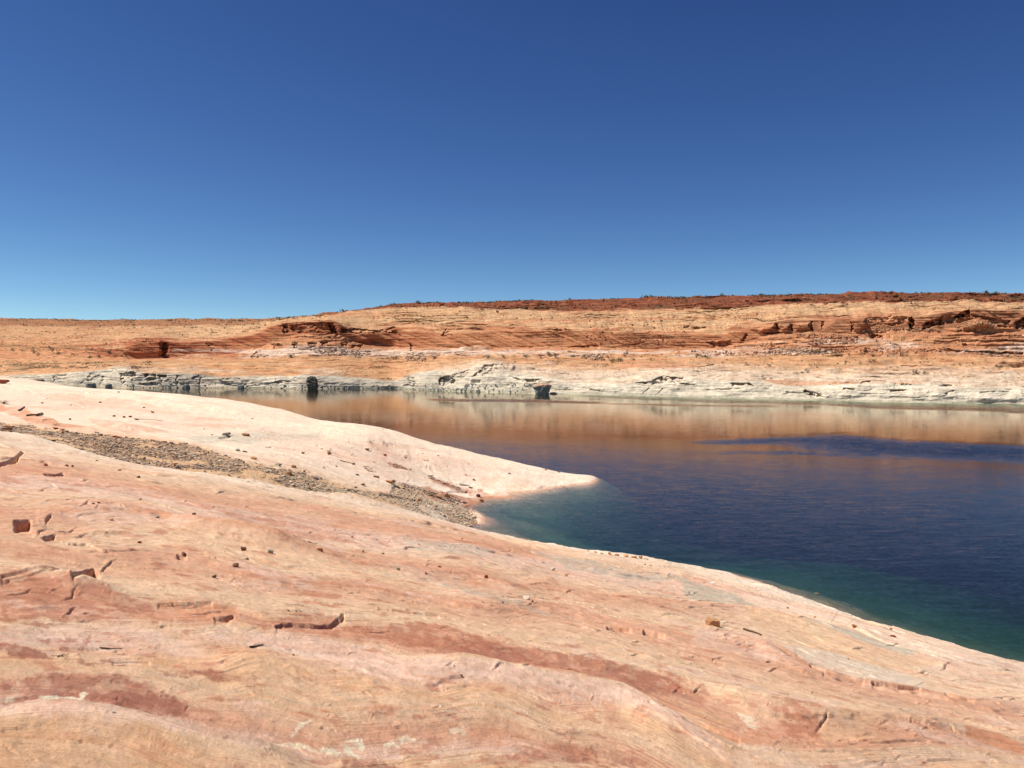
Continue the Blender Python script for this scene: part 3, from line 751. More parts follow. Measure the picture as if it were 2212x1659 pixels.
# smooth the distances along the shore a little so that bearings join up
segs = [(0, 1, 75), (1, 2, 70), (2, 3, 40), (3, 4, 60), (4, 5, 75), (5, 6, 45)]
tpar = []
for a, b, n in segs:
    tpar += list(a + np.linspace(0, 1, n, endpoint=False))
tpar = np.array(tpar + [6.0])
lo = np.clip(np.floor(tpar).astype(int), 0, 5); fr = tpar - lo
Dg = DS[lo] * (1 - fr[:, None]) + DS[lo + 1] * fr[:, None]
# easing inside a segment: cliffs stand up, slickrock domes round over
Zg = ZS[lo] * (1 - fr[:, None]) + ZS[lo + 1] * fr[:, None]
e1 = np.where(lo == 0, np.sin(fr * np.pi / 2) ** 0.8, np.where(lo == 4, np.sin(fr * np.pi / 2) * .55 + fr * .45, np.where(lo == 3, np.clip(fr * 1.15, 0, 1) * .6 + fr * .4, fr)))
Zg = ZS[lo] * (1 - e1[:, None]) + ZS[lo + 1] * e1[:, None]
T = np.broadcast_to(tpar[:, None], Dg.shape)
PXg = np.broadcast_to(fpx[None, :], Dg.shape)
udir, _ = ray(fpx, np.full(fpx.shape, 785.0))
ud = np.broadcast_to(udir[None, :], Dg.shape)
S = PXg * 0.17                              # metres along the shore, about
z0 = Zg
# bedded relief: beds stand out or weather back, changing slowly along the shore
zz = z0 + 0.004 * S + 1.5 * fbm(S / 60, z0 / 20, 3, 101)
zone = lambda a, b, s=.08: sst(a - s, a + s, T) * sst(b + s, b - s, T)
ringz, flatz, lowz, cliffz, domez, mesaz = zone(-.2, 1.0), zone(1.0, 2.0), zone(2, 3), zone(3, 4.05), zone(4.05, 5), zone(5, 6.5)
ledges = fbm(S / 26, zz / 0.75, 4, 103, .6) + 0.5 * fbm(S / 60, zz / 2.2, 3, 104)
rel = np.zeros_like(z0)
ledges = ledges * (.45 + 1.1 * sst(-.2, .4, fbm(S / 35 + 8, z0 / 9, 3, 109)))
rel += ledges * ((.35 + .4 * sst(900, 600, PXg)) * ringz + 2.4 * flatz + 2.0 * lowz + 0.7 * cliffz + 3.6 * domez + 5.0 * mesaz)
# buttresses and alcoves of the red cliffs
but = np.abs(fbm(S / 11 + 0.15 * z0, z0 / 60, 3, 107)) * 2
alc = sst(0.05, .5, fbm(S / 17 + 5, z0 / 14, 2, 108))
rel += cliffz * (-1.8 * (but - .5) - 2.2 * alc)
# joint blocks of the bleached cliffs at the water
d1, e12, idv = cell(S / 9 + 0.5 * fbm(S / 8, z0 / 4, 3, 111), z0 / 3.6 + 0.4 * fbm(S / 6, z0 / 3, 3, 112) - S / 40, 3)
d1b, e12b, idb = cell(S / 2.4 + 9 + .4 * fbm(S / 2, z0, 2, 114), z0 / 1.2 + 4, 5)
left_rough = sst(760, 560, PXg)
ringt = ringz * sst(0.0, .10, T)
rel += ringt * ((.12 + .8 * left_rough) * 1.8 * (idv - .5) + (.08 + .5 * left_rough) * (idb - .5) + 1.6 * fbm(S / 14, z0 / 5, 5, 113, .6) + 2.2 * fbm(S / 22 + 3, z0 / 9, 3, 116))
# hand placed recesses (shaded from the high sun) and ledges: polygon on the survey grid, depth in metres
PYg = 829.5 - 1770 * np.tan(np.arctan2(z0 - CAM_H, Dg) + PITCH)
Uq = PXg + 7.0 * fbm(S / 3, z0 / 2, 5, 151, .6); Vq = PYg + 3.2 * fbm(S / 3 + 4, z0 / 2, 5, 152, .6)
fray = .35 + .65 * sst(-.25, .15, fbm(S / 2.2 + 4, z0 / 1.6, 3, 153))
recess = [
    ([(1962, 687), (1970, 683), (1976, 696), (1971, 714), (1964, 707)], 7), ([(1999, 696), (2037, 682), (2042, 693), (2039, 702), (2019, 704), (1987, 716), (1994, 702)], 6),
    ([(2057, 684), (2083, 671), (2092, 666), (2097, 684), (2083, 685)], 7), ([(2041, 684), (2100, 679), (2155, 689), (2183, 693), (2183, 709), (2146, 706), (2137, 694), (2110, 687), (2074, 698), (2041, 700)], 3),
    ([(1870, 683), (1908, 681), (1961, 684), (1963, 691), (1952, 700), (1927, 705), (1907, 700), (1883, 705)], 3), ([(1837, 694), (1841, 694), (1842, 718), (1838, 718)], 3),
    ([(2190, 694), (2212, 684), (2240, 690), (2240, 714), (2192, 711)], 5), ([(1674, 698), (1680, 700), (1684, 714), (1678, 712)], 4), ([(1706, 698), (1712, 700), (1713, 718), (1708, 716)], 3),
    ([(1750, 692), (1756, 694), (1757, 714), (1751, 712)], 3), ([(1774, 692), (1780, 694), (1781, 711), (1775, 710)], 3), ([(1600, 738), (1610, 720), (1616, 721), (1608, 738)], 3),
    ([(1525, 738), (1578, 736), (1580, 748), (1542, 752)], 3), ([(1635, 717), (1680, 717), (1715, 722), (1660, 721)], 4), ([(1875, 724), (1890, 722), (1912, 727), (1910, 735), (1880, 731)], 4),
    ([(1475, 706), (1523, 706), (1523, 709), (1475, 709)], 6), ([(2022, 757), (2100, 759), (2212, 761), (2212, 766), (2080, 764)], 4), ([(2078, 740), (2088, 742), (2096, 750), (2080, 750)], 3),
    ([(737, 709), (804, 713), (837, 707), (854, 704), (864, 727), (847, 720), (787, 721), (737, 720)], 6), ([(957, 719), (967, 711), (978, 727), (955, 726)], 4),
    ([(737, 740), (750, 738), (752, 749), (737, 749)], 4), ([(762, 744), (783, 746), (783, 753), (760, 752)], 4), ([(884, 743), (889, 742), (897, 766), (891, 766)], 4),
    ([(1163, 711), (1210, 710), (1257, 712), (1210, 715)], 5), ([(1220, 750), (1260, 746), (1293, 745), (1293, 749), (1250, 752)], 3), ([(1337, 747), (1370, 742), (1394, 737), (1394, 742), (1370, 746)], 3),
    ([(610, 700), (623, 700), (624, 720), (613, 722)], 5), ([(627, 702), (687, 696), (717, 696), (733, 728), (700, 720), (633, 720)], 3), ([(706, 697), (721, 697), (735, 728), (716, 720)], 7),
    ([(587, 744), (600, 741), (611, 746), (611, 754), (592, 754)], 5), ([(633, 740), (643, 741), (642, 754), (634, 753)], 5), ([(667, 741), (687, 741), (687, 753), (668, 751)], 5), ([(693, 738), (710, 738), (710, 749), (696, 747)], 5),
    ([(288, 756), (300, 753), (304, 760), (290, 761)], 3), ([(352, 739), (362, 740), (366, 754), (360, 764), (370, 775), (356, 775), (350, 768)], 6), ([(440, 733), (444, 733), (462, 744), (463, 758), (457, 758)], 3),
    ([(540, 770), (555, 763), (583, 767), (580, 776), (543, 776)], 6), ([(275, 741), (340, 736), (345, 738), (280, 744)], 2), ([(270, 752), (345, 750), (345, 753), (270, 755)], 1.5),
    # bleached cliffs
    ([(946, 822), (958, 811), (972, 811), (988, 828), (962, 834), (949, 833)], 6), ([(978, 809), (1015, 797), (1017, 808), (999, 820), (986, 828), (974, 817)], 1.6),
    ([(1049, 787), (1081, 787), (1071, 807), (1041, 813), (1017, 815), (1037, 799)], 2.5), ([(1019, 820), (1041, 820), (1041, 828), (1021, 828)], 2), ([(1101, 811), (1130, 821), (1131, 828), (1117, 822)], 3),
    ([(1132, 819), (1172, 818), (1160, 826), (1140, 826)], 3.5), ([(877, 814), (893, 815), (900, 831), (884, 827)], 4), ([(868, 834), (880, 829), (894, 834), (891, 842), (873, 839)], 4),
    ([(111, 811), (144, 808), (144, 819), (115, 824)], 5), ([(256, 807), (293, 801), (293, 814), (263, 819)], 4), ([(307, 807), (338, 808), (338, 821), (320, 824)], 6), ([(338, 810), (361, 809), (358, 818), (347, 825)], 5),
    ([(298, 828), (337, 824), (340, 834), (307, 835)], 4), ([(259, 815), (268, 818), (273, 836), (262, 836)], 5), ([(380, 810), (384, 810), (384, 830), (380, 830)], 3), ([(430, 816), (434, 816), (434, 836), (430, 836)], 3),
    ([(477, 815), (517, 816), (517, 824), (480, 821)], 3), ([(585, 825), (610, 821), (632, 825), (602, 831)], 3), ([(192, 806), (206, 806), (200, 822), (186, 826)], 3), ([(220, 812), (226, 812), (222, 834), (214, 834)], 3),
    ([(1632, 819), (1650, 818), (1670, 817), (1668, 823)], 4), ([(1578, 827), (1620, 827), (1630, 833), (1585, 834)], 4), ([(1475, 826), (1502, 829), (1502, 833), (1475, 831)], 4), ([(1374, 827), (1407, 822), (1437, 811), (1476, 816), (1476, 831), (1440, 826), (1410, 832)], 3.5),
    ([(1740, 842), (1762, 846), (1784, 857), (1758, 860), (1736, 849)], 4), ([(1862, 824), (1880, 824), (1880, 829), (1862, 829)], 3.5), ([(1932, 829), (1970, 829), (1970, 834), (1932, 834)], 3.5), ([(1925, 841), (1958, 841), (1958, 846), (1925, 846)], 3.5),
    ([(2028, 834), (2042, 829), (2060, 831), (2060, 836)], 3.5), ([(1822, 838), (1846, 838), (1846, 842), (1822, 842)], 3), ([(1386, 854), (1390, 854), (1404, 838), (1400, 838)], 2), ([(1416, 854), (1420, 854), (1435, 838), (1431, 838)], 2),
    ([(1254, 836), (1280, 839), (1304, 847), (1275, 845)], 2), ([(1700, 846), (1735, 848), (1735, 850), (1700, 849)], 1.5), ([(2120, 846), (2180, 844), (2180, 847), (2120, 849)], 1.5), ([(2040, 850), (2060, 842), (2064, 844), (2046, 854)], 2),
    ([(1545, 840), (1600, 838), (1600, 841), (1545, 843)], 1.5), ([(1180, 838), (1240, 841), (1240, 843), (1180, 841)], 1.2), ([(700, 828), (790, 829), (790, 832), (700, 832)], 1.5),
]
for pl, dep in recess:
    A = np.array(pl, float)
    c0, c1 = np.searchsorted(fpx, [A[:, 0].min() - 8, A[:, 0].max() + 8])
    if c1 <= c0:
        continue
    s_ = signed(Uq[:, c0:c1], Vq[:, c0:c1], A)
    near_ = (Vq[:, c0:c1] > A[:, 1].min() - 8) & (Vq[:, c0:c1] < A[:, 1].max() + 8)
    rel[:, c0:c1] -= .66 * dep * sst(-.8, 1.6, s_) * near_ * fray[:, c0:c1]
bulge = [([(1839, 690), (1853, 684), (1870, 687), (1874, 707), (1857, 718), (1840, 714)], 3.5), ([(1528, 735), (1578, 733), (1582, 744), (1530, 742)], 2), ([(262, 765), (275, 745), (300, 735), (348, 734), (352, 760), (345, 772)], 3),
         ([(2100, 695), (2112, 690), (2134, 694), (2146, 708), (2080, 714), (2070, 704)], 3), ([(1640, 705), (1672, 698), (1676, 715), (1640, 720)], 2.5), ([(1684, 700), (1706, 698), (1708, 716), (1686, 716)], 2), ([(1715, 698), (1750, 694), (1752, 713), (1718, 716)], 2)]
for pl, dep in bulge:
    A = np.array(pl, float)
    c0, c1 = np.searchsorted(fpx, [A[:, 0].min() - 12, A[:, 0].max() + 12])
    rel[:, c0:c1] += dep * sst(-2, 8, signed(Uq[:, c0:c1], Vq[:, c0:c1], A))
rel += lowz * .6 * (idb - .5) + mesaz * 3.0 * fbm(S / 6, z0 / 3, 4, 115)
Dn = Dg - rel * np.clip(T * 6, 0, 1)
znew = z0 + (0.25 * flatz + .5 * domez + .5 * mesaz + .35 * lowz) * fbm(S / 9, Dg / 9, 4, 117) * 1.6 + mesaz * .5 * fbm(S / 3, Dg / 3, 3, 118)
# broken ledges that face the lake on the gentler slopes
st = zz + 1.2 * fbm(S / 18, Dg / 25, 4, 160)
wl_ = (flatz * .6 + lowz * .75 + domez * .5 + mesaz * .8)
znew += wl_ * 2.4 * sst(.15, .4, fbm(S / 26, Dg / 16, 3, 161)) * ledge(st / 3.1, .07)
znew += wl_ * 1.3 * sst(.12, .4, fbm(S / 12 + 4, Dg / 10, 3, 162)) * ledge(st / 1.1 + .4, .12)
znew += wl_ * .8 * sst(.1, .4, fbm(S / 6 + 4, Dg / 6, 3, 163)) * ledge(st / .5 + .7, .15)
gul = fbm((PXg + Dg * .35) / 42, Dg / 70, 4, 119)
znew += domez * 1.6 * np.minimum(gul, .12) + flatz * .5 * np.minimum(gul, .1)
znew = np.where(T < .02, z0, znew)
Xf = ud * Dn; Yf = Dn; Zf = znew
# skirt under water, plateau behind the skyline
pre = []
for k, (dd, hz) in enumerate(((-60, -10), (-14, -6), (-3, -1.6))):
    pre.append(np.stack([udir * (DS[0] + dd), DS[0] + dd, np.full(len(fpx), hz, float)], axis=-1))
post = []
for dd, dz in ((25, .3), (80, -.6), (220, -3), (700, -30)):
    post.append(np.stack([udir * (Dn[-1] + dd), Dn[-1] + dd, Zf[-1] + dz], axis=-1))
VF = np.concatenate([np.array(pre), np.stack([Xf, Yf, Zf], axis=-1), np.array(post)])
hills = grid_mesh('hills', VF)
tag(hills, 'red sandstone hills and bleached cliffs along the far side of the lake', kind='structure')

F_RING = lin(250, 234, 208, .63); F_RINGG = lin(212, 200, 180, .65); F_PEACH = lin(246, 220, 192, .64); F_ORANGE = lin(224, 166, 120, .66); F_TAN = lin(230, 184, 140, .63)
F_RED = lin(186, 112, 78, .68); F_RED2 = lin(212, 146, 106, .70); F_DKRED = lin(140, 80, 58, .7); F_WHITE = lin(236, 208, 186, .68); F_BUSH = lin(112, 96, 66, .6); F_VARN = lin(120, 72, 56, .6)
a1 = fbm(S / 40, zz / 1.6, 5, 121); a2 = fbm(S / 22 + 9, Dg / 30, 5, 122); a3 = fbm(S / 6, zz / .6, 4, 123); a4 = fbm(S / 70 + 3, zz / 4, 4, 124)
fc = np.empty(Dg.shape + (3,)); fc[:] = F_TAN
leftz = sst(820, 560, PXg)
ring = blend(np.broadcast_to(F_RINGG, fc.shape), sst(-.25, .35, a2 + .3 * a3 + .3 * sst(900, 1100, PXg)), F_RING)
ring = blend(ring, .75 * sst(.0, .35, a1 + .5 * (z0 - 4.5) / 6 * sst(900, 1000, PXg)), F_PEACH)
ring = blend(ring, .6 * sst(.1, .35, fbm(S / 5 + 3, z0 / 9, 4, 127)) * sst(3.4, 2.4, z0), F_RINGG)
tint = T + (.22 + .25 * sst(1.2, 2.2, T)) * a1 + .16 * a3 + .2 * sst(1.3, 2.2, T) * fbm(S / 15, zz / 3, 4, 129)
fc = blend(fc, 1 - sst(.9, 1.15, tint), np.zeros(3)); fc = fc + ring * (1 - sst(.9, 1.15, tint))[..., None] * 1.0
mid_w = sst(.9, 1.15, tint) * sst(2.15, 1.95, tint)
slope = blend(np.broadcast_to(F_ORANGE, fc.shape), sst(-.1, .35, a1) * .8, F_TAN)
slope = blend(slope, sst(1.8, 1.15, tint) * sst(800, 1150, PXg) * .95, F_PEACH * 1.02)
slope = blend(slope, .7 * sst(.15, .45, a4) * sst(500, 650, PXg), F_RED2)
fc = blend(fc, mid_w, np.zeros(3)) + slope * mid_w[..., None]
w = sst(1.95, 2.15, tint) * sst(3.05, 2.95, tint)
low = blend(np.broadcast_to(F_RED2, fc.shape), sst(0, .4, a1), F_ORANGE)
low = blend(low, .9 * sst(2.7, 2.45, tint) * sst(.0, .3, fbm(S / 34 + 2, T * 2, 3, 131) + .16 * sst(330, 420, PXg) - .4 * sst(300, 100, PXg)), F_WHITE)
fc = blend(fc, w, np.zeros(3)) + low * w[..., None]
w = sst(2.95, 3.05, tint) * sst(4.2, 4.0, tint)
cl = blend(np.broadcast_to(F_RED, fc.shape), sst(-.05, .4, a1 + .4 * a3), F_RED2)
cl = blend(cl, .55 * sst(.2, .5, fbm(S / 5, zz / 12, 4, 133)), F_VARN)
cl = blend(cl, .75 * sst(230, 80, PXg), F_ORANGE)
cl = blend(cl, .3 * sst(1500, 1700, PXg), F_TAN * .8)
cl = blend(cl, .6 * sst(860, 960, PXg) * sst(1620, 1500, PXg), F_RED2 * .5 + F_ORANGE * .5)
fc = blend(fc, w, np.zeros(3)) + cl * w[..., None]
w = sst(4.0, 4.2, tint) * sst(5.05, 4.95, tint)
dm = blend(np.broadcast_to(F_TAN, fc.shape), sst(.0, .4, a1), F_ORANGE)
dm = blend(dm, .6 * sst(.1, .4, a4), F_RED2)
dm = blend(dm, .5 * sst(500, 200, PXg), F_ORANGE * .9)
fc = blend(fc, w, np.zeros(3)) + dm * w[..., None]
w = sst(4.95, 5.05, tint)
ms = blend(np.broadcast_to(F_DKRED, fc.shape), .6 * sst(-.1, .4, a3), F_RED)
ms = blend(ms, .45 * sst(.0, .35, a2), F_BUSH)
ms = blend(ms, .65 * sst(800, 600, PXg), F_ORANGE * .75)
fc = blend(fc, w, np.zeros(3)) + ms * w[..., None]
for pl, c_, k_ in (([(372, 754), (470, 753), (560, 757), (660, 752), (740, 756), (850, 754), (960, 755), (1060, 757), (1200, 757), (1340, 757), (1340, 763), (1060, 768), (900, 770), (800, 769), (700, 766), (600, 768), (540, 764), (470, 760), (372, 759)], F_WHITE * 1.1, .9),
                   ([(375, 761), (470, 762), (560, 768), (600, 772), (500, 774), (375, 770)], F_RED, .7), ([(1480, 756), (1700, 752), (1800, 757), (1790, 764), (1500, 766)], F_WHITE, .55), ([(1790, 765), (2212, 762), (2260, 770), (1900, 768)], F_RED * .9, .6),
                   ([(420, 790), (700, 793), (860, 790), (940, 778), (1000, 775), (980, 792), (900, 806), (700, 806), (480, 810)], F_ORANGE * 1.05, .4), ([(200, 795), (420, 793), (560, 806), (400, 806), (300, 803)], F_PEACH, .6), ([(640, 800), (700, 793), (760, 806), (700, 812)], F_PEACH, .6),
                   ([(262, 770), (275, 748), (300, 735), (350, 734), (368, 745), (366, 772)], F_RED * .95, .7)):
    m_ = sst(-3, 3, signed(PXg + 18 * fbm(S / 7, z0 / 1.5, 4, 181), PYg + 3.0 * fbm(S / 6, z0 / 1.2, 4, 182), np.array(pl, float)))
    fc = blend(fc, k_ * m_ * (.55 + .45 * sst(-.2, .2, a3)), c_)
# dry scrub cover on the left flats
sc_m = sst(330, 200, PXg) * (zone(1.25, 1.8, .15) * sst(.0, .25, fbm(S / 20, T * 6, 4, 141)) + .8 * zone(3.3, 3.8, .2) * sst(-.1, .25, fbm(S / 20, T * 5, 4, 142)))
fc = blend(fc, np.clip(sc_m, 0, 1) * .8, F_BUSH)
# algae line right at the water
fc = blend(fc, .28 * sst(.8, .1, z0) * ringz, lin(150, 150, 110, .6))
spk = fbm(S / 1.6, zz / .5, 3, 144)
fc = blend(fc, .55 * sst(.12, .4, fbm(S / 9 + 2, zz / .8, 4, 146)) * sst(.9, 1.3, T), F_RED * .85)
fc = blend(fc, .55 * sst(.15, .4, fbm(S / 12 + 7, zz / 1.1, 4, 147)) * sst(.9, 1.3, T) * sst(5.05, 4.8, T), F_TAN * 1.1)
fc = np.clip(fc * (1 + .2 * a3 + .14 * spk)[..., None], .01, .9)
FC = np.concatenate([np.repeat(fc[:1] * .5, 3, axis=0), fc, np.repeat(fc[-1:], 4, axis=0)])
colour_attr(hills.data, 'rock', FC.reshape(-1, 3))
nt = NT('far sandstone')
vc = nt.add('VertexColor', layer_name='rock'); tc = nt.add('TexCoord')
mp = nt.add('Mapping'); nt.set(mp, 'Vector', tc.outputs['Object']); mp.inputs['Scale'].default_value = (.10, .10, 1.1)
s1 = nt.noise(mp.outputs[0], 1.0, 7, .65); s2 = nt.noise(tc.outputs['Object'], .7, 5, .6)
f = nt.math('MULTIPLY', nt.mapr(s1, .3, .7, .66, 1.28), nt.mapr(s2, .3, .7, .80, 1.2))
nt.set(nt.bsdf, 'Base Color', nt.vmath('MULTIPLY', vc.outputs['Color'], f))
nt.bsdf.inputs['Roughness'].default_value = .95
nt.bsdf.inputs['Specular IOR Level'].default_value = .1
b1 = nt.add('Bump', Strength=.8, Distance=.7); nt.set(b1, 'Height', nt.math('ADD', s1, nt.math('MULTIPLY', s2, .5)))
nt.set(nt.bsdf, 'Normal', b1.outputs[0])
hills.data.materials.append(nt.m)

# ------------------------------------------------------------------ lake
wx0, wx1, wy0, wy1 = -700, 800, -120, 640
gx_ = np.concatenate([[wx0, -500], np.linspace(-330, 330, 331), [500, wx1]])
gy_ = np.concatenate([[wy0, -60], np.linspace(0, 520, 400), [560, wy1]])
nx_, ny_ = len(gx_), len(gy_)
GX, GY = np.meshgrid(gx_, gy_)
wv = np.stack([GX.ravel(), GY.ravel(), np.zeros(GX.size)], axis=1)
ix = np.arange(GX.size).reshape(ny_, nx_)
fcs = np.stack([ix[:-1, :-1], ix[:-1, 1:], ix[1:, 1:], ix[1:, :-1]], axis=-1).reshape(-1, 4).tolist()
nb = len(wv)
wv = np.vstack([wv, [(wx0, wy0, -13), (wx1, wy0, -13), (wx1, wy1, -13), (wx0, wy1, -13)]])
fcs += [[nb + 3, nb + 2, nb + 1, nb], list(ix[0, ::-1]) + [nb, nb + 1], list(ix[::-1, -1]) + [nb + 1, nb + 2], list(ix[-1, :]) + [nb + 2, nb + 3], list(ix[:, 0]) + [nb + 3, nb]]
me = poly_mesh('water', wv, fcs, None, True)
breeze = np.zeros(len(wv))
bx = wv[:, 0] + 12 * fbm(wv[:, 0] / 25, wv[:, 1] / 25, 4, 171); by = wv[:, 1] + 7 * fbm(wv[:, 0] / 30 + 5, wv[:, 1] / 20, 3, 172)
for pl, st_, sf in (([(1560, 955), (1690, 945), (1770, 938), (1802, 941), (1947, 952), (2212, 965), (2400, 968), (2400, 1005), (2212, 998), (2056, 990), (1911, 978), (1760, 960), (1620, 957)], 1.0, 8),
                    ([(1500, 974), (1700, 974), (2050, 984), (2050, 990), (1700, 981)], .45, 3), ([(1180, 848), (1420, 852), (1700, 859), (2212, 869), (2500, 874), (2500, 900), (2212, 893), (2000, 885), (1700, 874), (1500, 868), (1300, 860)], .9, 6),
                    ([(924, 861), (1100, 862), (1290, 868), (1290, 872), (1100, 869), (930, 865)], .8, 5), ([(1250, 871), (1500, 873), (1700, 876), (1700, 880), (1500, 878)], .5, 4)):
    w_ = on_water([p[0] for p in pl], [p[1] for p in pl]).T[:, :2]
    breeze = np.maximum(breeze, st_ * sst(-sf, sf, signed(bx, by, w_)))
float_attr(me, 'breeze', breeze)
water = bpy.data.objects.new('water', me); scene.collection.objects.link(water)
tag(water, 'calm clear blue lake between the rock slope and the far cliffs', kind='structure')
nt = NT('lake water')
tc = nt.add('TexCoord'); ov = tc.outputs['Object']


def mapped(scale, rot=0.0, loc=(0, 0, 0)):
    m = nt.add('Mapping'); nt.set(m, 'Vector', ov)
    m.inputs['Scale'].default_value = scale; m.inputs['Rotation'].default_value = (0, 0, rot); m.inputs['Location'].default_value = loc
    return m.outputs[0]


r1 = nt.noise(mapped((1.9, 7.5, 1), R(-8)), 1.6, 4, .6, 'Color')
r2 = nt.noise(mapped((.5, 2.4, 1), R(6)), 1.0, 3, .5, 'Color')
r3 = nt.noise(mapped((.05, .16, 1), R(-4)), 1.0, 2, .5, 'Color')
slo = nt.vmath('ADD', nt.vmath('SUBTRACT', r1, (.5, .5, .5)), nt.vmath('MULTIPLY', nt.vmath('SUBTRACT', r2, (.5, .5, .5)), (.45, .45, .45)))
slo = nt.vmath('ADD', slo, nt.vmath('MULTIPLY', nt.vmath('SUBTRACT', r3, (.5, .5, .5)), (.06, .06, .06)))
gust = nt.noise(mapped((.006, .020, 1), R(9), (3.1, 1.7, 0)), 1.0, 4, .55)
sy = nt.add('SeparateXYZ'); nt.set(sy, 0, ov)
# breeze reaches the near water; the strip in the lee of the far cliffs lies calmer
brz = nt.add('Attribute', attribute_name='breeze')
lee = nt.mapr(nt.math('ADD', nt.math('ADD', sy.outputs[1], nt.math('MULTIPLY', sy.outputs[0], .55)), nt.math('MULTIPLY', nt.math('SUBTRACT', gust, .5), 70)), 70, 150, 1.0, 0.0)
ampn = nt.math('ADD', nt.math('ADD', .032, nt.math('MULTIPLY', lee, .15)), nt.math('MULTIPLY', brz.outputs['Fac'], .34))
nrm = nt.vmath('ADD', nt.vmath('MULTIPLY', slo, (1.3, 1.3, 0)), (0, -.02, 0))
sc = nt.add('VectorMath', operation='SCALE'); nt.set(sc, 0, nrm); nt.set(sc, 'Scale', ampn)
tilt = nt.add('CombineXYZ'); nt.set(tilt, 1, nt.math('MULTIPLY', brz.outputs['Fac'], -.075)); nt.set(tilt, 2, 1.0)
nrm = nt.vmath('NORMALIZE', nt.vmath('ADD', sc.outputs[0], tilt.outputs[0]))
fres = nt.add('Fresnel', IOR=1.333); nt.set(fres, 'Normal', nrm)
gl = nt.add('BsdfGlossy'); nt.set(gl, 'Roughness', nt.math('ADD', .07, nt.math('MULTIPLY', lee, .10))); nt.set(gl, 'Normal', nrm); gl.inputs['Color'].default_value = (1, .965, .89, 1)
tr = nt.add('BsdfTransparent'); tr.inputs['Color'].default_value = (1, 1, 1, 1)
silt = nt.add('BsdfDiffuse'); silt.inputs['Color'].default_value = (.50, .40, .33, 1)      # fine silt hanging in the lake
body = nt.add('MixShader'); nt.set(body, 0, .013); nt.set(body, 1, tr.outputs[0]); nt.set(body, 2, silt.outputs[0])
mx = nt.add('MixShader'); nt.set(mx, 0, fres.outputs[0]); nt.set(mx, 1, body.outputs[0]); nt.set(mx, 2, gl.outputs[0])
nt.t.links.new(mx.outputs[0], nt.out.inputs['Surface'])
va = nt.add('VolumeAbsorption', Density=.36); va.inputs['Color'].default_value = (.16, .62, .54, 1)
nt.t.links.new(va.outputs[0], nt.out.inputs['Volume'])
nt.n.remove(nt.bsdf)
me.materials.append(nt.m)

# ------------------------------------------------------------------ where things stand
_lr0, _lr1 = math.log(2.6), math.log(160)


def ground_z(x, y):
    """Height of the finished near shore at a place."""
    ph = math.atan2(x, y); r = math.hypot(x, y)
    j = int(np.clip(np.searchsorted(phi, ph), 1, nPh - 1)); i = int(np.clip(np.searchsorted(rad, r), 1, len(rad) - 1))
    t = (ph - phi[j - 1]) / (phi[j] - phi[j - 1]); u = (r - rad[i - 1]) / (rad[i] - rad[i - 1])
    return float((1 - u) * ((1 - t) * z[i - 1, j - 1] + t * z[i - 1, j]) + u * ((1 - t) * z[i, j - 1] + t * z[i, j]))


def near_at(px, py):
    """Where a sight line meets the finished near shore."""
    dx, dz = ray(px, py)
    ph = math.atan2(dx, 1.0)
    j = int(np.clip(np.searchsorted(phi[:inner], ph), 1, inner - 1))
    colz = z[:, j]; D = Y[:, j]
    k = np.nonzero((CAM_H + dz * D < colz) & (D > 2.0))[0]
    k = k[0] if len(k) else len(D) - 1
    return Vector((float(dx * D[k]), float(D[k]), ground_z(float(dx * D[k]), float(D[k]))))


PROJ = 829.5 - 1770 * np.tan(np.arctan2(Zf - CAM_H, Yf) + PITCH)


def far_at(px, py):
    """Where a sight line meets the far shore."""
    j = int(np.clip(np.searchsorted(fpx, px), 1, len(fpx) - 2))
    k = np.nonzero(PROJ[:, j] <= py)[0]
    k = k[0] if len(k) else PROJ.shape[0] - 1
    return Vector((float(Xf[k, j]), float(Yf[k, j]), float(Zf[k, j])))


def stone_material(name, c, spread=.16, scale=9.0):
    n = NT(name); t_ = n.add('TexCoord'); inf = n.add('ObjectInfo')
    a_ = n.noise(t_.outputs['Object'], scale, 5, .65); b_ = n.noise(t_.outputs['Object'], scale * 5, 3, .6)
    k = n.math('MULTIPLY', n.mapr(a_, .3, .7, 1 - spread * 1.6, 1 + spread * 1.4), n.mapr(b_, .3, .7, .9, 1.1))
    k = n.math('MULTIPLY', k, n.mapr(inf.outputs['Random'], 0, 1, .86, 1.12))
    n.set(n.bsdf, 'Base Color', n.vmath('MULTIPLY', tuple(c), k))
    n.bsdf.inputs['Roughness'].default_value = .93; n.bsdf.inputs['Specular IOR Level'].default_value = .15
    bp_ = n.add('Bump', Strength=.5, Distance=.02); n.set(bp_, 'Height', a_); n.set(n.bsdf, 'Normal', bp_.outputs[0])
    return n.m


SM = {'tan': stone_material('tan stone', lin(214, 160, 116)), 'red': stone_material('red stone', lin(176, 100, 72)), 'brown': stone_material('dark brown stone', lin(136, 96, 72)),
      'grey': stone_material('grey stone', lin(172, 166, 150)), 'white': stone_material('white stone', lin(246, 236, 214)), 'orange': stone_material('orange stone', lin(218, 134, 92)),
      'olive': stone_material('olive stone', lin(120, 108, 74))}


def hull_points(r, n, sx_, sy_, sz_):
    """Angular stone: convex hull of random points on a squared-off ellipsoid."""
    p = r.normal(size=(n, 3)); p /= np.linalg.norm(p, axis=1)[:, None]
    p = np.sign(p) * np.abs(p) ** .6
    p /= np.abs(p).max(0)
    return p * np.array([sx_, sy_, sz_]) * .5 * r.uniform(.85, 1.0, (n, 1))


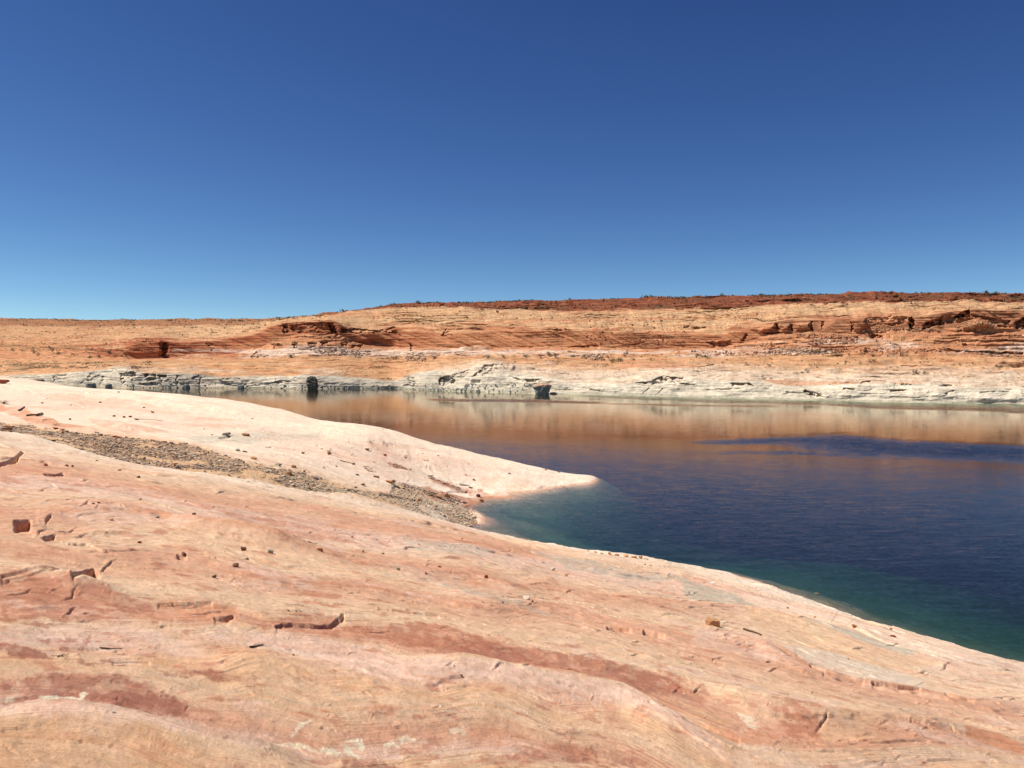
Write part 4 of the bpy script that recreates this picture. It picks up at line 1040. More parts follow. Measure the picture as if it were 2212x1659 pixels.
def hull_mesh(name, pts, mat, bevel=0.0, cuts=0, rough=0.0, seed=0):
    b = bmesh.new()
    for p in pts:
        b.verts.new(p)
    res = bmesh.ops.convex_hull(b, input=b.verts)
    bmesh.ops.delete(b, geom=[v for v in b.verts if not v.link_faces], context='VERTS')
    if bevel:
        bmesh.ops.bevel(b, geom=list(b.edges), offset=bevel, segments=1, affect='EDGES', clamp_overlap=True)
    if cuts:
        bmesh.ops.triangulate(b, faces=b.faces)
        bmesh.ops.subdivide_edges(b, edges=list(b.edges), cuts=cuts, use_grid_fill=True)
        b.normal_update()
        co = np.array([v.co for v in b.verts])
        sz = np.ptp(co, axis=0).max()
        dd = rough * (fbm(co[:, 0] / sz * 5 + seed, co[:, 2] / sz * 7 + co[:, 1] / sz * 4, 4, seed))
        for v, d_ in zip(b.verts, dd):
            v.co += v.normal * float(d_)
    me_ = bpy.data.meshes.new(name); b.to_mesh(me_); b.free()
    me_.materials.append(mat)
    return me_


ORD = ['first', 'second', 'third', 'fourth', 'fifth', 'sixth', 'seventh', 'eighth', 'ninth', 'tenth', 'eleventh', 'twelfth', 'thirteenth', 'fourteenth', 'fifteenth', 'sixteenth', 'seventeenth']


def ordinals(items, key):
    """For each item: its place from the left among the items with the same key, and how many they are."""
    g = {}
    for i in sorted(range(len(items)), key=lambda i: items[i][0]):
        g.setdefault(key(items[i]), []).append(i)
    out = {}
    for k, L_ in g.items():
        for n_, i in enumerate(L_):
            out[i] = (n_, len(L_))
    return out


# ------------------------------------------------------------------ loose stones on the near rock: px, py of the foot, width px, height/width, depth/width, colour, where
Rm, Rs, Rl, Rp, Rg, Rc, Rt = ('on the pale slope near the water', 'on the banded near slope', 'on the red ledges at the left', 'on the pale headland', 'at the edge of the gravel gully', 'on the crest of the headland', 'beside the small cove')
stones = [
    (461, 1249, 13, .75, 1, 'olive', Rs), (508, 1226, 21, .5, .9, 'brown', Rs), (525, 1190, 15, .9, .8, 'brown', Rs), (396, 1206, 14, .7, .9, 'brown', Rl), (300, 1174, 10, .6, 1, 'red', Rl), (583, 1196, 17, .55, 1, 'grey', Rs),
    (691, 1192, 16, .5, .8, 'red', Rs), (418, 1112, 9, .8, 1, 'brown', Rs), (338, 1119, 11, .5, 1, 'grey', Rs), (240, 1126, 8, .6, 1, 'red', Rl), (200, 1090, 11, .45, .8, 'brown', Rl), (212, 1089, 9, .45, 1, 'brown', Rl),
    (303, 1081, 7, .7, 1, 'brown', Rs), (298, 1033, 8, .6, 1, 'brown', Rs), (257, 1017, 11, .45, .9, 'brown', Rs), (97, 1007, 10, .6, .8, 'red', Rl), (87, 1000, 10, .35, .8, 'tan', Rl), (143, 1008, 7, .7, 1, 'red', Rl), (155, 1010, 8, .6, 1, 'red', Rl),
    (208, 996, 5, .6, 1, 'brown', Rs), (622, 1321, 5, .6, 1, 'olive', Rs), (244, 1540, 9, .7, .8, 'white', Rl), (633, 1417, 7, .5, 1, 'red', Rs), (464, 1207, 5, .7, 1, 'red', Rs), (759, 1161, 7, .6, 1, 'red', Rs), (784, 1194, 7, .8, 1, 'brown', Rs),
    (827, 1198, 9, .5, .6, 'brown', Rs), (905, 1178, 4, .8, 1, 'red', Rs), (861, 1233, 13, .4, .8, 'olive', Rs), (919, 1239, 5, .6, 1, 'orange', Rs), (949, 1226, 9, .4, 1, 'red', Rs), (1050, 1251, 9, .8, .9, 'red', Rs), (1194, 1233, 12, .7, .9, 'white', Rm),
    (1138, 1296, 22, .45, .6, 'white', Rs), (1149, 1301, 8, .7, .8, 'brown', Rs), (1086, 1304, 5, .9, .8, 'brown', Rs), (1043, 1302, 4, .6, 1, 'brown', Rs), (996, 1463, 9, .7, .9, 'brown', Rs), (981, 1441, 5, .6, 1, 'red', Rs),
    (998, 1166, 5, .6, 1, 'brown', Rm), (1394, 1221, 5, .5, 1, 'brown', Rm), (1703, 1315, 7, .7, 1, 'red', Rm), (1766, 1286, 11, .7, .8, 'tan', Rm), (1846, 1358, 14, .6, .8, 'tan', Rm), (1926, 1362, 8, .5, 1, 'red', Rm), (1930, 1377, 15, .35, .6, 'red', Rm),
    (1761, 1336, 6, .5, 1, 'red', Rm), (1808, 1315, 4, .7, 1, 'tan', Rm), (1946, 1534, 4, .8, 1, 'brown', Rs), (1833, 1426, 5, .5, 1, 'orange', Rm), (1539, 1262, 18, .3, .6, 'white', Rm), (1405, 1223, 6, .4, 1, 'tan', Rm), (1840, 1312, 13, .25, .5, 'tan', Rm),
    (1270, 1191, 7, .4, 1, 'tan', Rm), (1287, 1194, 8, .45, 1, 'tan', Rm), (1300, 1197, 8, .5, 1, 'tan', Rm), (1317, 1199, 12, .5, .8, 'tan', Rm), (1333, 1201, 12, .5, .8, 'tan', Rm), (1352, 1204, 14, .5, .8, 'tan', Rm), (1370, 1206, 11, .55, .8, 'tan', Rm), (1384, 1208, 13, .7, .8, 'tan', Rm),
    (117, 928, 18, .3, .8, 'red', Rg), (133, 931, 12, .4, .8, 'orange', Rg), (143, 935, 12, .4, .8, 'brown', Rg), (250, 946, 27, .22, .5, 'red', Rg), (14, 930, 30, .25, .6, 'tan', Rg), (18, 924, 26, .22, .6, 'red', Rg), (207, 936, 14, .3, .8, 'grey', Rg), (272, 947, 12, .4, .8, 'brown', Rg),
    (513, 975, 15, .45, .8, 'grey', Rg), (528, 977, 13, .3, .8, 'brown', Rg), (547, 993, 15, .5, .9, 'tan', Rg), (600, 1006, 15, .4, .9, 'grey', Rg), (633, 1011, 15, .5, .8, 'tan', Rg), (623, 1027, 15, .5, .8, 'tan', Rg), (657, 1020, 10, .5, .8, 'brown', Rg), (667, 1022, 6, .5, .8, 'tan', Rg),
    (312, 1003, 8, .5, 1, 'grey', Rg), (375, 1006, 9, .5, 1, 'tan', Rg), (1002, 1050, 26, .18, .45, 'white', Rt), (1016, 1056, 17, .3, .6, 'brown', Rt), (842, 1045, 30, .3, .7, 'tan', Rt), (813, 1032, 16, .35, .7, 'brown', Rt), (783, 1049, 11, .5, .8, 'olive', Rt), (768, 1055, 7, .6, 1, 'brown', Rt),
    (945, 1077, 24, .3, .8, 'tan', Rt), (966, 1076, 16, .6, .8, 'tan', Rt), (929, 1073, 18, .3, .8, 'olive', Rt), (1033, 1074, 12, .8, .9, 'brown', Rt), (1040, 1085, 12, .6, .9, 'brown', Rt), (929, 1031, 16, .3, .8, 'grey', Rt), (1024, 1038, 9, .4, .8, 'brown', Rt), (905, 1083, 15, .4, .8, 'tan', Rt),
    (293, 908, 13, .35, .7, 'brown', Rp), (267, 903, 7, .6, 1, 'brown', Rp), (280, 902, 8, .6, 1, 'brown', Rp), (245, 900, 8, .5, 1, 'brown', Rp), (328, 892, 8, .6, 1, 'brown', Rp), (530, 943, 22, .3, .5, 'tan', Rp), (488, 942, 19, .45, .7, 'grey', Rp), (762, 1004, 12, .5, .8, 'brown', Rp),
    (726, 1009, 5, .7, 1, 'brown', Rp), (771, 1028, 8, .4, 1, 'olive', Rp), (792, 974, 15, .35, .5, 'brown', Rp), (831, 986, 10, .5, .8, 'red', Rp), (654, 981, 7, .7, 1, 'brown', Rp), (711, 983, 11, .6, .8, 'brown', Rp), (887, 1016, 4, 1.2, 1, 'brown', Rp), (1207, 1021, 9, .4, 1, 'brown', Rc),
    (1179, 1016, 8, .4, 1, 'tan', Rc), (1187, 1062, 6, .5, 1, 'brown', Rt), (1100, 1026, 5, .5, 1, 'brown', Rp), (150, 907, 6, .6, 1, 'red', Rp), (90, 872, 6, .6, 1, 'brown', Rp), (215, 870, 7, .5, 1, 'brown', Rp), (310, 882, 6, .5, 1, 'brown', Rp), (255, 848, 6, .5, 1, 'brown', Rc),
]
# the row of tan stones on the waterline is told apart from the rest
Rw = 'in the row along the waterline'
stones = [(a, b, c_, d, e, f_, Rw if (1265 < a < 1390 and b < 1210) else g_) for a, b, c_, d, e, f_, g_ in stones]
od = ordinals(stones, lambda t_: (t_[5], t_[6]))
for i, (px, py, w_, hk, dk, cname, where) in enumerate(stones):
    r = np.random.default_rng(500 + i)
    P = near_at(px, py)
    W_ = w_ / 1770 * P.y * (.86 if w_ > 8 and cname == 'brown' else 1)
    flat_ = hk < .4
    me_ = hull_mesh('stone', hull_points(r, 16, W_, W_ * dk, W_ * hk) * r.uniform(.7, 1.15, (1, 3)), SM[cname], bevel=W_ * .03, cuts=1, rough=W_ * .05, seed=i)
    o = bpy.data.objects.new('stone', me_); scene.collection.objects.link(o)
    o.location = (P.x, P.y + W_ * dk * .3, ground_z(P.x, P.y + W_ * dk * .3) + W_ * hk * .36)
    o.rotation_euler = (r.uniform(-.12, .12), r.uniform(-.1, .25), r.uniform(-.5, .5))
    n_, tot = od[i]
    shape = 'flat' if flat_ else ('small' if w_ < 8 else 'angular')
    place_ = f'the only {cname} one there' if tot == 1 else f'{ORD[n_]} {cname} one from the left'
    tag(o, f'{shape} {cname} stone {where}, {place_}', 'stone', 'loose stones on the near rock')

# the squared block with a lit top on the slope
P = near_at(1541, 1351)
W_ = 30 / 1770 * P.y
r = np.random.default_rng(5)
pts = [(-.5, -.34, -.28), (.46, -.40, -.30), (.5, .3, -.3), (-.4, .4, -.3), (-.62, -.1, .30), (-.25, -.36, .22), (.42, -.36, .26), (.48, .28, .22), (-.3, .42, .36), (.1, .1, .36)]
me_ = hull_mesh('block', np.array(pts) * W_ * np.array([1, .9, .8]), SM['tan'], bevel=W_ * .025, cuts=3, rough=W_ * .05, seed=3)
o = bpy.data.objects.new('stone_block', me_); scene.collection.objects.link(o)
o.location = (P.x, P.y + W_ * .25, ground_z(P.x, P.y + W_ * .25) + W_ * .2); o.rotation_euler = (0, .06, .1)
tag(o, 'squared tan stone block alone on the slope, its lower face in shade', 'stone block')

# ------------------------------------------------------------------ gravel in the gully: past counting, one object
N = 36000
gpx = rng.uniform(-30, 1060, N * 3); gpy = rng.uniform(905, 1145, N * 3)
rng_pts = np.stack([rng.uniform(gully[:, 0].min() - 25, gully[:, 0].max() + 8, N * 9), rng.uniform(gully[:, 1].min(), gully[:, 1].max(), N * 9)], axis=1)
keep = inside(rng_pts[:, 0] + 6 * perlin(rng_pts[:, 0] / 15, rng_pts[:, 1] / 15, 201), rng_pts[:, 1] + 4 * perlin(rng_pts[:, 0] / 12, rng_pts[:, 1] / 12, 202), gully)
sand_gap = fbm(rng_pts[:, 0] / 120, rng_pts[:, 1] / 18, 3, 203)
low_edge = np.interp(rng_pts[:, 0], gully[np.argsort(gully[:, 0]), 0], gully[np.argsort(gully[:, 0]), 1])
lg = ground([(230, 986), (317, 1003), (417, 1016), (500, 1030), (667, 1059), (762, 1069), (860, 1092)]); lA = np.stack(pol(lg[:, 0], lg[:, 1]), axis=1)
near_low = (seg_dist(rng_pts[:, 0], rng_pts[:, 1], lA) + 9 * sand_gap) < np.where(rng_pts[:, 0] < -480, 9, 4)
keep &= rng.random(len(rng_pts)) < np.where((sand_gap > .16) | near_low, .10, 1.0)
extra = []
for pl, n_ in (([(832, 990), (860, 991), (889, 1006), (855, 1005)], 260), ([(917, 1019), (960, 1028), (1012, 1054), (1005, 1060), (950, 1040)], 520), ([(782, 1006), (800, 1010), (812, 1021), (795, 1019)], 120), ([(850, 1040), (900, 1052), (970, 1072), (1015, 1090), (940, 1070), (880, 1060)], 900)):
    g = ground(pl); A = np.stack(pol(g[:, 0], g[:, 1]), axis=1)
    c_ = np.stack([rng.uniform(A[:, 0].min(), A[:, 0].max(), n_ * 4), rng.uniform(A[:, 1].min(), A[:, 1].max(), n_ * 4)], axis=1)
    extra.append(c_[inside(c_[:, 0], c_[:, 1], A)][:n_])
pp = rng_pts[keep][:N]
src = np.concatenate([np.zeros(len(pp)), np.ones(sum(len(e) for e in extra))])
# strays beyond the edge of the gravel, and chips scattered over the slopes
sc_ = np.stack([rng.uniform(-560, 120, 6000), rng.uniform(gully[:, 1].min() - 70, gully[:, 1].max() + 70, 6000)], axis=1)
dd_ = -signed(sc_[:, 0], sc_[:, 1], gully)
sc_ = sc_[(dd_ > 0) & (rng.random(6000) < np.exp(-dd_ / 5.0))]
chips = np.concatenate([np.stack([rng.uniform(-640, 200, 900), rng.uniform(1560, 1930, 900)], axis=1), np.stack([rng.uniform(-640, 620, 520), rng.uniform(760, 1560, 520)], axis=1)])
src = np.concatenate([src[:len(pp)], np.zeros(len(sc_) + len(chips)), src[len(pp):]])
pp = np.concatenate([pp, sc_, chips] + extra)
gph = pp[:, 0] / 1770; gr = np.exp(pp[:, 1] / 400)
gxx, gyy = np.sin(gph) * gr, np.cos(gph) * gr
gj = np.clip(np.searchsorted(phi[:inner], gph), 1, inner - 1); gi = np.clip(np.searchsorted(rad, gr), 1, len(rad) - 1)
gz = z[gi, gj]
ok = gz > -.25
pp, src, gxx, gyy, gz = pp[ok], src[ok], gxx[ok], gyy[ok], gz[ok]
temps = []
for k in range(10):
    r = np.random.default_rng(900 + k)
    m_ = hull_mesh('t', hull_points(r, 11, 1, .8, .5), SM['grey'])
    temps.append((np.array([v.co for v in m_.vertices]), [list(p.vertices) for p in m_.polygons])); bpy.data.meshes.remove(m_)
gv, gf, gc = [], [], []
nv = 0
pal = 1.14 * np.array([lin(184, 152, 126), lin(200, 170, 142), lin(156, 126, 104), lin(224, 200, 172), lin(202, 156, 128), lin(178, 160, 138), lin(212, 188, 160), lin(170, 136, 112)])
pal_r = np.array([lin(222, 200, 168), lin(204, 178, 146), lin(232, 208, 178), lin(170, 144, 120), lin(212, 180, 150), lin(196, 180, 156)])
for k in range(len(pp)):
    tv, tf = temps[rng.integers(10)]
    sz = min(.060 * math.exp(rng.normal(0, .62)), .42) * (1.2 if src[k] else 1) * min(1.0, math.hypot(gxx[k], gyy[k]) / 42)
    a_ = rng.uniform(0, 6.28); ca, sa = math.cos(a_), math.sin(a_)
    v = tv * np.array([1.35, 1.0, rng.uniform(.4, .8)]) * sz
    v = v @ np.array([[ca, sa, 0], [-sa, ca, 0], [0, 0, 1]])
    tl = rng.normal(0, .2); v[:, 2] += v[:, 0] * tl
    gv.append(v + np.array([gxx[k], gyy[k], gz[k] + sz * .09])); gf += [[i + nv for i in f_] for f_ in tf]; nv += len(v)
    c_ = pal_r[rng.integers(len(pal_r))] if pp[k, 0] > -520 + 90 * rng.normal() else pal[rng.integers(len(pal))]
    if src[k]:
        c_ = (pal_r[rng.integers(len(pal_r))] * .5 + lin(190, 120, 92) * .5) * rng.uniform(.8, 1.1)
    gc.append(np.repeat((c_ * rng.uniform(.8, 1.15))[None, :], len(v), axis=0))
me_ = poly_mesh('gravel', np.concatenate(gv), gf, None)
colour_attr(me_, 'rock', np.clip(np.concatenate(gc), .01, .9))
nt = NT('gravel stones'); vc = nt.add('VertexColor', layer_name='rock'); tc = nt.add('TexCoord')
nt.set(nt.bsdf, 'Base Color', nt.vmath('MULTIPLY', vc.outputs['Color'], nt.mapr(nt.noise(tc.outputs['Object'], 25, 4, .6), .3, .7, .82, 1.15)))
nt.bsdf.inputs['Roughness'].default_value = .92
me_.materials.append(nt.m)
gravel = bpy.data.objects.new('gravel', me_); scene.collection.objects.link(gravel)
tag(gravel, 'grey brown gravel filling the gully between the two rock slopes', 'gravel', kind='stuff')

# ------------------------------------------------------------------ driftwood, dead brush and stalks on the rock
wood = stone_material('weathered wood', lin(104, 78, 58), .25, 14)
dry = stone_material('dry stalk', lin(176, 150, 112), .2, 30)


def tube_mesh(name, paths, mat):
    """Tapered six-sided branches: paths of (points, start radius, end radius)."""
    V_, F_ = [], []
    for pts_, r0, r1 in paths:
        pts_ = [Vector(p) for p in pts_]; n_ = len(pts_)
        st_ = len(V_)
        for i, p in enumerate(pts_):
            d_ = (pts_[min(i + 1, n_ - 1)] - pts_[max(i - 1, 0)]).normalized()
            a_ = d_.orthogonal().normalized(); b_ = d_.cross(a_)
            rr_ = r0 + (r1 - r0) * i / (n_ - 1)
            for k in range(6):
                t_ = k * math.pi / 3
                V_.append(p + (a_ * math.cos(t_) + b_ * math.sin(t_)) * rr_)
        for i in range(n_ - 1):
            for k in range(6):
                F_.append((st_ + i * 6 + k, st_ + i * 6 + (k + 1) % 6, st_ + (i + 1) * 6 + (k + 1) % 6, st_ + (i + 1) * 6 + k))
        F_.append(tuple(st_ + k for k in reversed(range(6)))); F_.append(tuple(st_ + (n_ - 1) * 6 + k for k in range(6)))
    return poly_mesh(name, V_, F_, mat, True)


def brush(px, py, w_, name, label, cat, n_=9, mat=wood, up=.6, seed=0, group=None):
    P = near_at(px, py); W_ = w_ / 1770 * P.y
    r = np.random.default_rng(seed); paths = []
    for k in range(n_):
        a_ = r.uniform(0, 6.28); el = r.uniform(.1, 1.0) * up; ln = W_ * r.uniform(.3, .62)
        p0 = Vector((r.normal(0, .05) * W_, r.normal(0, .05) * W_, 0)); d_ = Vector((math.cos(a_), math.sin(a_) * .7, el)).normalized()
        pts_ = [p0 + d_ * ln * t_ + Vector((r.normal(0, .03), r.normal(0, .03), r.normal(0, .02))) * W_ * (t_ > 0) + Vector((0, 0, .02 * W_)) for t_ in (0, .33, .66, 1)]
        paths.append((pts_, W_ * .022, W_ * .008))
        q_ = pts_[2]; e_ = (d_ + Vector(r.normal(0, .6, 3))).normalized()
        paths.append(([q_, q_ + e_ * ln * .25, q_ + e_ * ln * .4], W_ * .012, W_ * .005))
    o = bpy.data.objects.new(name, tube_mesh(name, paths, mat)); scene.collection.objects.link(o); o.location = P
    return tag(o, label, cat, group)


def stick(x0, y0, x1, y1, th, name, label, cat, mat=wood, lift=.0, bend=.1, group=None, fork=False, seed=0):
    A_, B_ = near_at(x0, y0), near_at(x1, y1)
    rr_ = th / 1770 * A_.y * .5
    r = np.random.default_rng(seed)
    pts_ = []
    for t_ in np.linspace(0, 1, 7):
        p = A_.lerp(B_, t_); p.z = ground_z(p.x, p.y) + rr_ * .8 + lift * math.sin(t_ * math.pi) * (B_ - A_).length
        p.y += bend * math.sin(t_ * 3) * (B_ - A_).length * .3
        pts_.append(p - A_)
    paths = [(pts_, rr_, rr_ * .5)]
    if fork:
        q_ = pts_[4]; paths.append(([q_, q_ + Vector((.12, .05, .16)) * (B_ - A_).length, q_ + Vector((.2, .1, .3)) * (B_ - A_).length], rr_ * .6, rr_ * .25))
    o = bpy.data.objects.new(name, tube_mesh(name, paths, mat)); scene.collection.objects.link(o); o.location = A_
    return tag(o, label, cat, group)


brush(8, 872, 24, 'dead_brush', 'dark tangle of dead brush at the left edge of the headland', 'dead brush', 16, seed=1)
brush(120, 919, 17, 'dead_brush', 'low dead brush just above the gravel gully near its red slab', 'dead brush', 9, seed=2)
brush(131, 1418, 32, 'dead_brush', 'broken twigs caught in a red hollow on the lower left rock', 'dead brush', 8, up=.3, seed=3)
brush(800, 958, 18, 'dead_brush', 'forked dead twigs standing left of another brush clump on the headland', 'dead brush', 6, up=1.2, seed=4)
brush(829, 957, 14, 'dead_brush', 'spiky dead twigs standing right of another brush clump on the headland', 'dead brush', 6, up=1.2, seed=5)
brush(752, 957, 9, 'dead_brush', 'pale stalk cluster on the headland left of two dark twig clumps', 'dead brush', 6, dry, 1.6, seed=6)
brush(655, 980, 11, 'dead_brush', 'small dark twig tuft beside a stone midway along the headland', 'dead brush', 6, up=1.4, seed=7)
brush(876, 990, 14, 'dead_brush', 'loose grey twigs above the thin red gravel strip on the headland', 'dead brush', 9, up=1.2, seed=8)
brush(922, 996, 14, 'dead_brush', 'wiry dry twigs right of the thin red gravel strip', 'dead brush', 7, dry, .5, seed=9)
brush(711, 977, 20, 'dead_brush', 'pale dry stalks scattered around a dark stone on the headland', 'dead brush', 10, dry, 1.5, seed=10)
brush(759, 985, 15, 'dead_brush', 'thin bleached stalks on the headland above the gravel', 'dead brush', 7, dry, 1.5, seed=11)
brush(966, 1010, 8, 'dead_brush', 'single upright dead stump with a dark tip on the headland', 'dead brush', 3, wood, 3.0, seed=12)
stick(58, 899, 90, 893, 4, 'driftwood', 'dark driftwood branch on the red patch above the gully', 'driftwood', seed=1)
stick(40, 888, 52, 880, 4, 'driftwood', 'short dark driftwood log on the red patch, nearest its upper end', 'driftwood', seed=2)
stick(78, 899, 92, 894, 4, 'driftwood', 'stubby driftwood piece beside the longer branch above the gully', 'driftwood', seed=3)
stick(300, 906, 352, 910, 1.6, 'driftwood', 'long thin pale stick lying on the headland right of dark stones', 'driftwood', dry, seed=4)
stick(735, 997, 764, 1003, 2.2, 'driftwood', 'thin curved stick lying on the headland slope', 'driftwood', seed=5)
stick(1607, 1361, 1645, 1375, 5, 'driftwood', 'dark weathered stick below the squared block', 'driftwood', seed=6)
stick(540, 1400, 568, 1395, 5, 'driftwood', 'short dark stick lying on the pink rock band', 'driftwood', seed=7)
stick(215, 1402, 262, 1403, 3, 'driftwood', 'straight thin twig lying on the lower left rock', 'driftwood', dry, seed=8)
for i, (x0, y0, x1, y1) in enumerate(((1796, 1346, 1814, 1320), (1832, 1350, 1853, 1335))):
    A_ = near_at(x0, y0); k_ = A_.y / 1770
    pts_ = [Vector(((x1 - x0) * k_ * t_, .1 * t_, (y0 - y1) * k_ * (t_ - .12 * t_ * t_) * 1.1)) for t_ in (0, .3, .6, 1)]
    o = bpy.data.objects.new('dry_stalk', tube_mesh('dry_stalk', [(pts_, .007, .003)], dry)); scene.collection.objects.link(o); o.location = A_
    tag(o, ['taller of two thin dry stalks growing on the pale slope by the water', 'shorter, more leaning of two thin dry stalks on the pale slope'][i], 'dry stalk', 'dry stalks by the water')

# ------------------------------------------------------------------ boulders on the far waterline
nt = NT('bleached boulder'); tc = nt.add('TexCoord'); geo = nt.add('NewGeometry'); sp_ = nt.add('SeparateXYZ'); nt.set(sp_, 0, geo.outputs['Position'])
na = nt.noise(tc.outputs['Object'], 1.1, 6, .65)
hgt = nt.math('ADD', sp_.outputs[2], nt.math('MULTIPLY', na, 1.2))
cc = nt.mix(nt.mapr(hgt, 3.4, 4.2, 0, 1), tuple(lin(150, 150, 138)), tuple(lin(206, 164, 136)))
nt.set(nt.bsdf, 'Base Color', nt.vmath('MULTIPLY', cc, nt.mapr(na, .3, .7, .7, 1.25))); nt.bsdf.inputs['Roughness'].default_value = .95
bq = nt.add('Bump', Strength=.7, Distance=.3); nt.set(bq, 'Height', na); nt.set(nt.bsdf, 'Normal', bq.outputs[0])
boulder_m = nt.m


def boulder(x0, x1, ytop, ybase, label, flare=0.0, depth=.8, seed=0, gap=2.0):
    """A block at the far waterline between two bearings; flare > 0 makes it wider at the top."""
    cx = (x0 + x1) / 2
    Wp = on_water(cx, ybase)
    D = float(Wp[1]); k_ = D / 1770
    w_ = (x1 - x0) * k_; h_ = (ybase - ytop) * k_
    r = np.random.default_rng(seed)
    nu, nw = 28, 14
    V_ = []
    for j in range(nw + 1):
        t_ = j / nw
        s_ = (1 - flare * .55) + flare * .55 * sst(.1, .75, np.array(t_)) if flare else 1 - .25 * t_ ** 2
        s_ = float(s_) * (1 if t_ < .86 else 1 - (t_ - .86) * 2.6)
        for i in range(nu):
            a_ = i / nu * 2 * math.pi
            cxx, cyy = math.cos(a_), math.sin(a_)
            e_ = (abs(cxx) ** 3 + abs(cyy) ** 3) ** (-1 / 3)
            n_ = 1 + .22 * float(fbm(np.array(a_ * 1.6 + seed), np.array(t_ * 3.0), 3, seed)) + .10 * float(fbm(np.array(a_ * 5 + seed), np.array(t_ * 9.0), 2, seed + 4))
            V_.append((cxx * e_ * s_ * n_ * w_ / 2, cyy * e_ * s_ * n_ * w_ * depth / 2, t_ * h_ * (1 + .06 * math.sin(a_ * 2 + seed)) - (1.2 if j == 0 else 0)))
    F_ = [(j * nu + i, j * nu + (i + 1) % nu, (j + 1) * nu + (i + 1) % nu, (j + 1) * nu + i) for j in range(nw) for i in range(nu)]
    F_ += [tuple(reversed(range(nu))), tuple(nw * nu + i for i in range(nu))]
    o = bpy.data.objects.new('boulder', poly_mesh('boulder', V_, F_, boulder_m)); scene.collection.objects.link(o)
    o.location = (float(Wp[0]), D + w_ * depth * .3, 0); o.rotation_euler = (0, 0, r.uniform(-.3, .3))
    return tag(o, label, 'boulder', 'boulders along the far waterline')


boulder(1153, 1190, 829, 851.5, 'undercut boulder, wider at the top, on the far waterline right of the grey knoll', .4, .8, 3)
Wp = on_water(671, 841); k_ = float(Wp[1]) / 1770
pts = np.array([(-.52, 0, .58), (-.38, -.32, .84), (-.05, -.25, 1.0), (.30, -.2, .96), (.5, 0, .62), (.44, -.34, -.1), (.46, .4, -.1), (-.24, -.42, -.1), (-.2, .4, -.1), (-.47, .3, .6), (.3, .4, .92), (-.27, -.47, .36), (.1, -.5, .2), (.42, -.4, .5)])
me_ = hull_mesh('boulder', pts * np.array([26 * k_, 18 * k_, 29 * k_]), stone_material('shade-darkened waterline rock', lin(128, 120, 106), .3, .9), bevel=.25, cuts=2, rough=.9, seed=12)  # shade on this boulder is put into its darker grey
o = bpy.data.objects.new('boulder', me_); scene.collection.objects.link(o); o.location = (float(Wp[0]), float(Wp[1]) + 2, 0)
tag(o, 'tall dark angular boulder at the far waterline left of the grey knoll', 'boulder', 'boulders along the far waterline')
boulder(71, 92, 818, 833.5, 'rounded dark boulder at the far left end of the waterline', 0, .8, 12)
boulder(184, 204, 827, 837, 'low pale boulder left of the stepped grey block', 0, .8, 14)
boulder(226, 240, 829, 838, 'small boulder at the water under the stepped grey block', 0, .8, 15)
boulder(392, 408, 831, 839, 'small split boulder at the water, middle of the left cliffs', 0, .9, 16)
boulder(512, 526, 832, 839.5, 'squat boulder at the water below the broken ledge', 0, .9, 18)
boulder(1002, 1030, 828, 846, 'pale jointed boulder at the foot of the grey knoll', 0, .6, 21)
# dark boulder on the crest at the left edge
P = near_at(4, 829)
me_ = hull_mesh('boulder', hull_points(np.random.default_rng(61), 18, 1.6, 1.2, .75), SM['red'], bevel=.05, cuts=2, rough=.07, seed=9)
o = bpy.data.objects.new('boulder', me_); scene.collection.objects.link(o); o.location = P + Vector((0, .3, .25))
tag(o, 'dark red boulder on the crest of the headland at the left edge', 'boulder')

# ------------------------------------------------------------------ shrubs on the far shore
nt = NT('shrub leaves'); inf = nt.add('ObjectInfo'); tc = nt.add('TexCoord')
k_ = nt.math('MULTIPLY', nt.mapr(nt.noise(tc.outputs['Object'], 6, 3, .6), .3, .7, .65, 1.35), nt.mapr(inf.outputs['Random'], 0, 1, .75, 1.25))
nt.set(nt.bsdf, 'Base Color', nt.vmath('MULTIPLY', (.120, .115, .060), k_)); nt.bsdf.inputs['Roughness'].default_value = .8
leaf_m = nt.m


def shrub_mesh(seed, flat_=.7, n_=260):
    """Leaf clumps spread through an uneven dome on a few stems, one metre wide."""
    r = np.random.default_rng(seed); V_, F_ = [], []
    cs = [(r.normal(0, .24), r.normal(0, .2), r.uniform(.12, .55) * flat_ * 1.3, r.uniform(.12, .24)) for _ in range(9)]
    for k in range(n_):
        c_ = cs[r.integers(len(cs))]
        p = np.array(c_[:3]) + r.normal(0, 1, 3) * c_[3] * np.array([.62, .62, .5]); p[2] = max(p[2], .03)
        a_ = r.normal(size=3); a_ /= np.linalg.norm(a_); b_ = np.cross(a_, r.normal(size=3)); b_ /= np.linalg.norm(b_)
        s_ = r.uniform(.03, .065)
        n0 = len(V_); V_ += [p - a_ * s_, p + b_ * s_ * .6, p + a_ * s_, p - b_ * s_ * .6]; F_.append((n0, n0 + 1, n0 + 2, n0 + 3))
    for c_ in cs:
        n0 = len(V_); t_ = np.array(c_[:3]); V_ += [(-.012, 0, 0), (.012, 0, 0), t_ + (.004, 0, 0), t_ - (.004, 0, 0)]; F_.append((n0, n0 + 1, n0 + 2, n0 + 3))
    return poly_mesh('shrub', V_, F_, leaf_m)


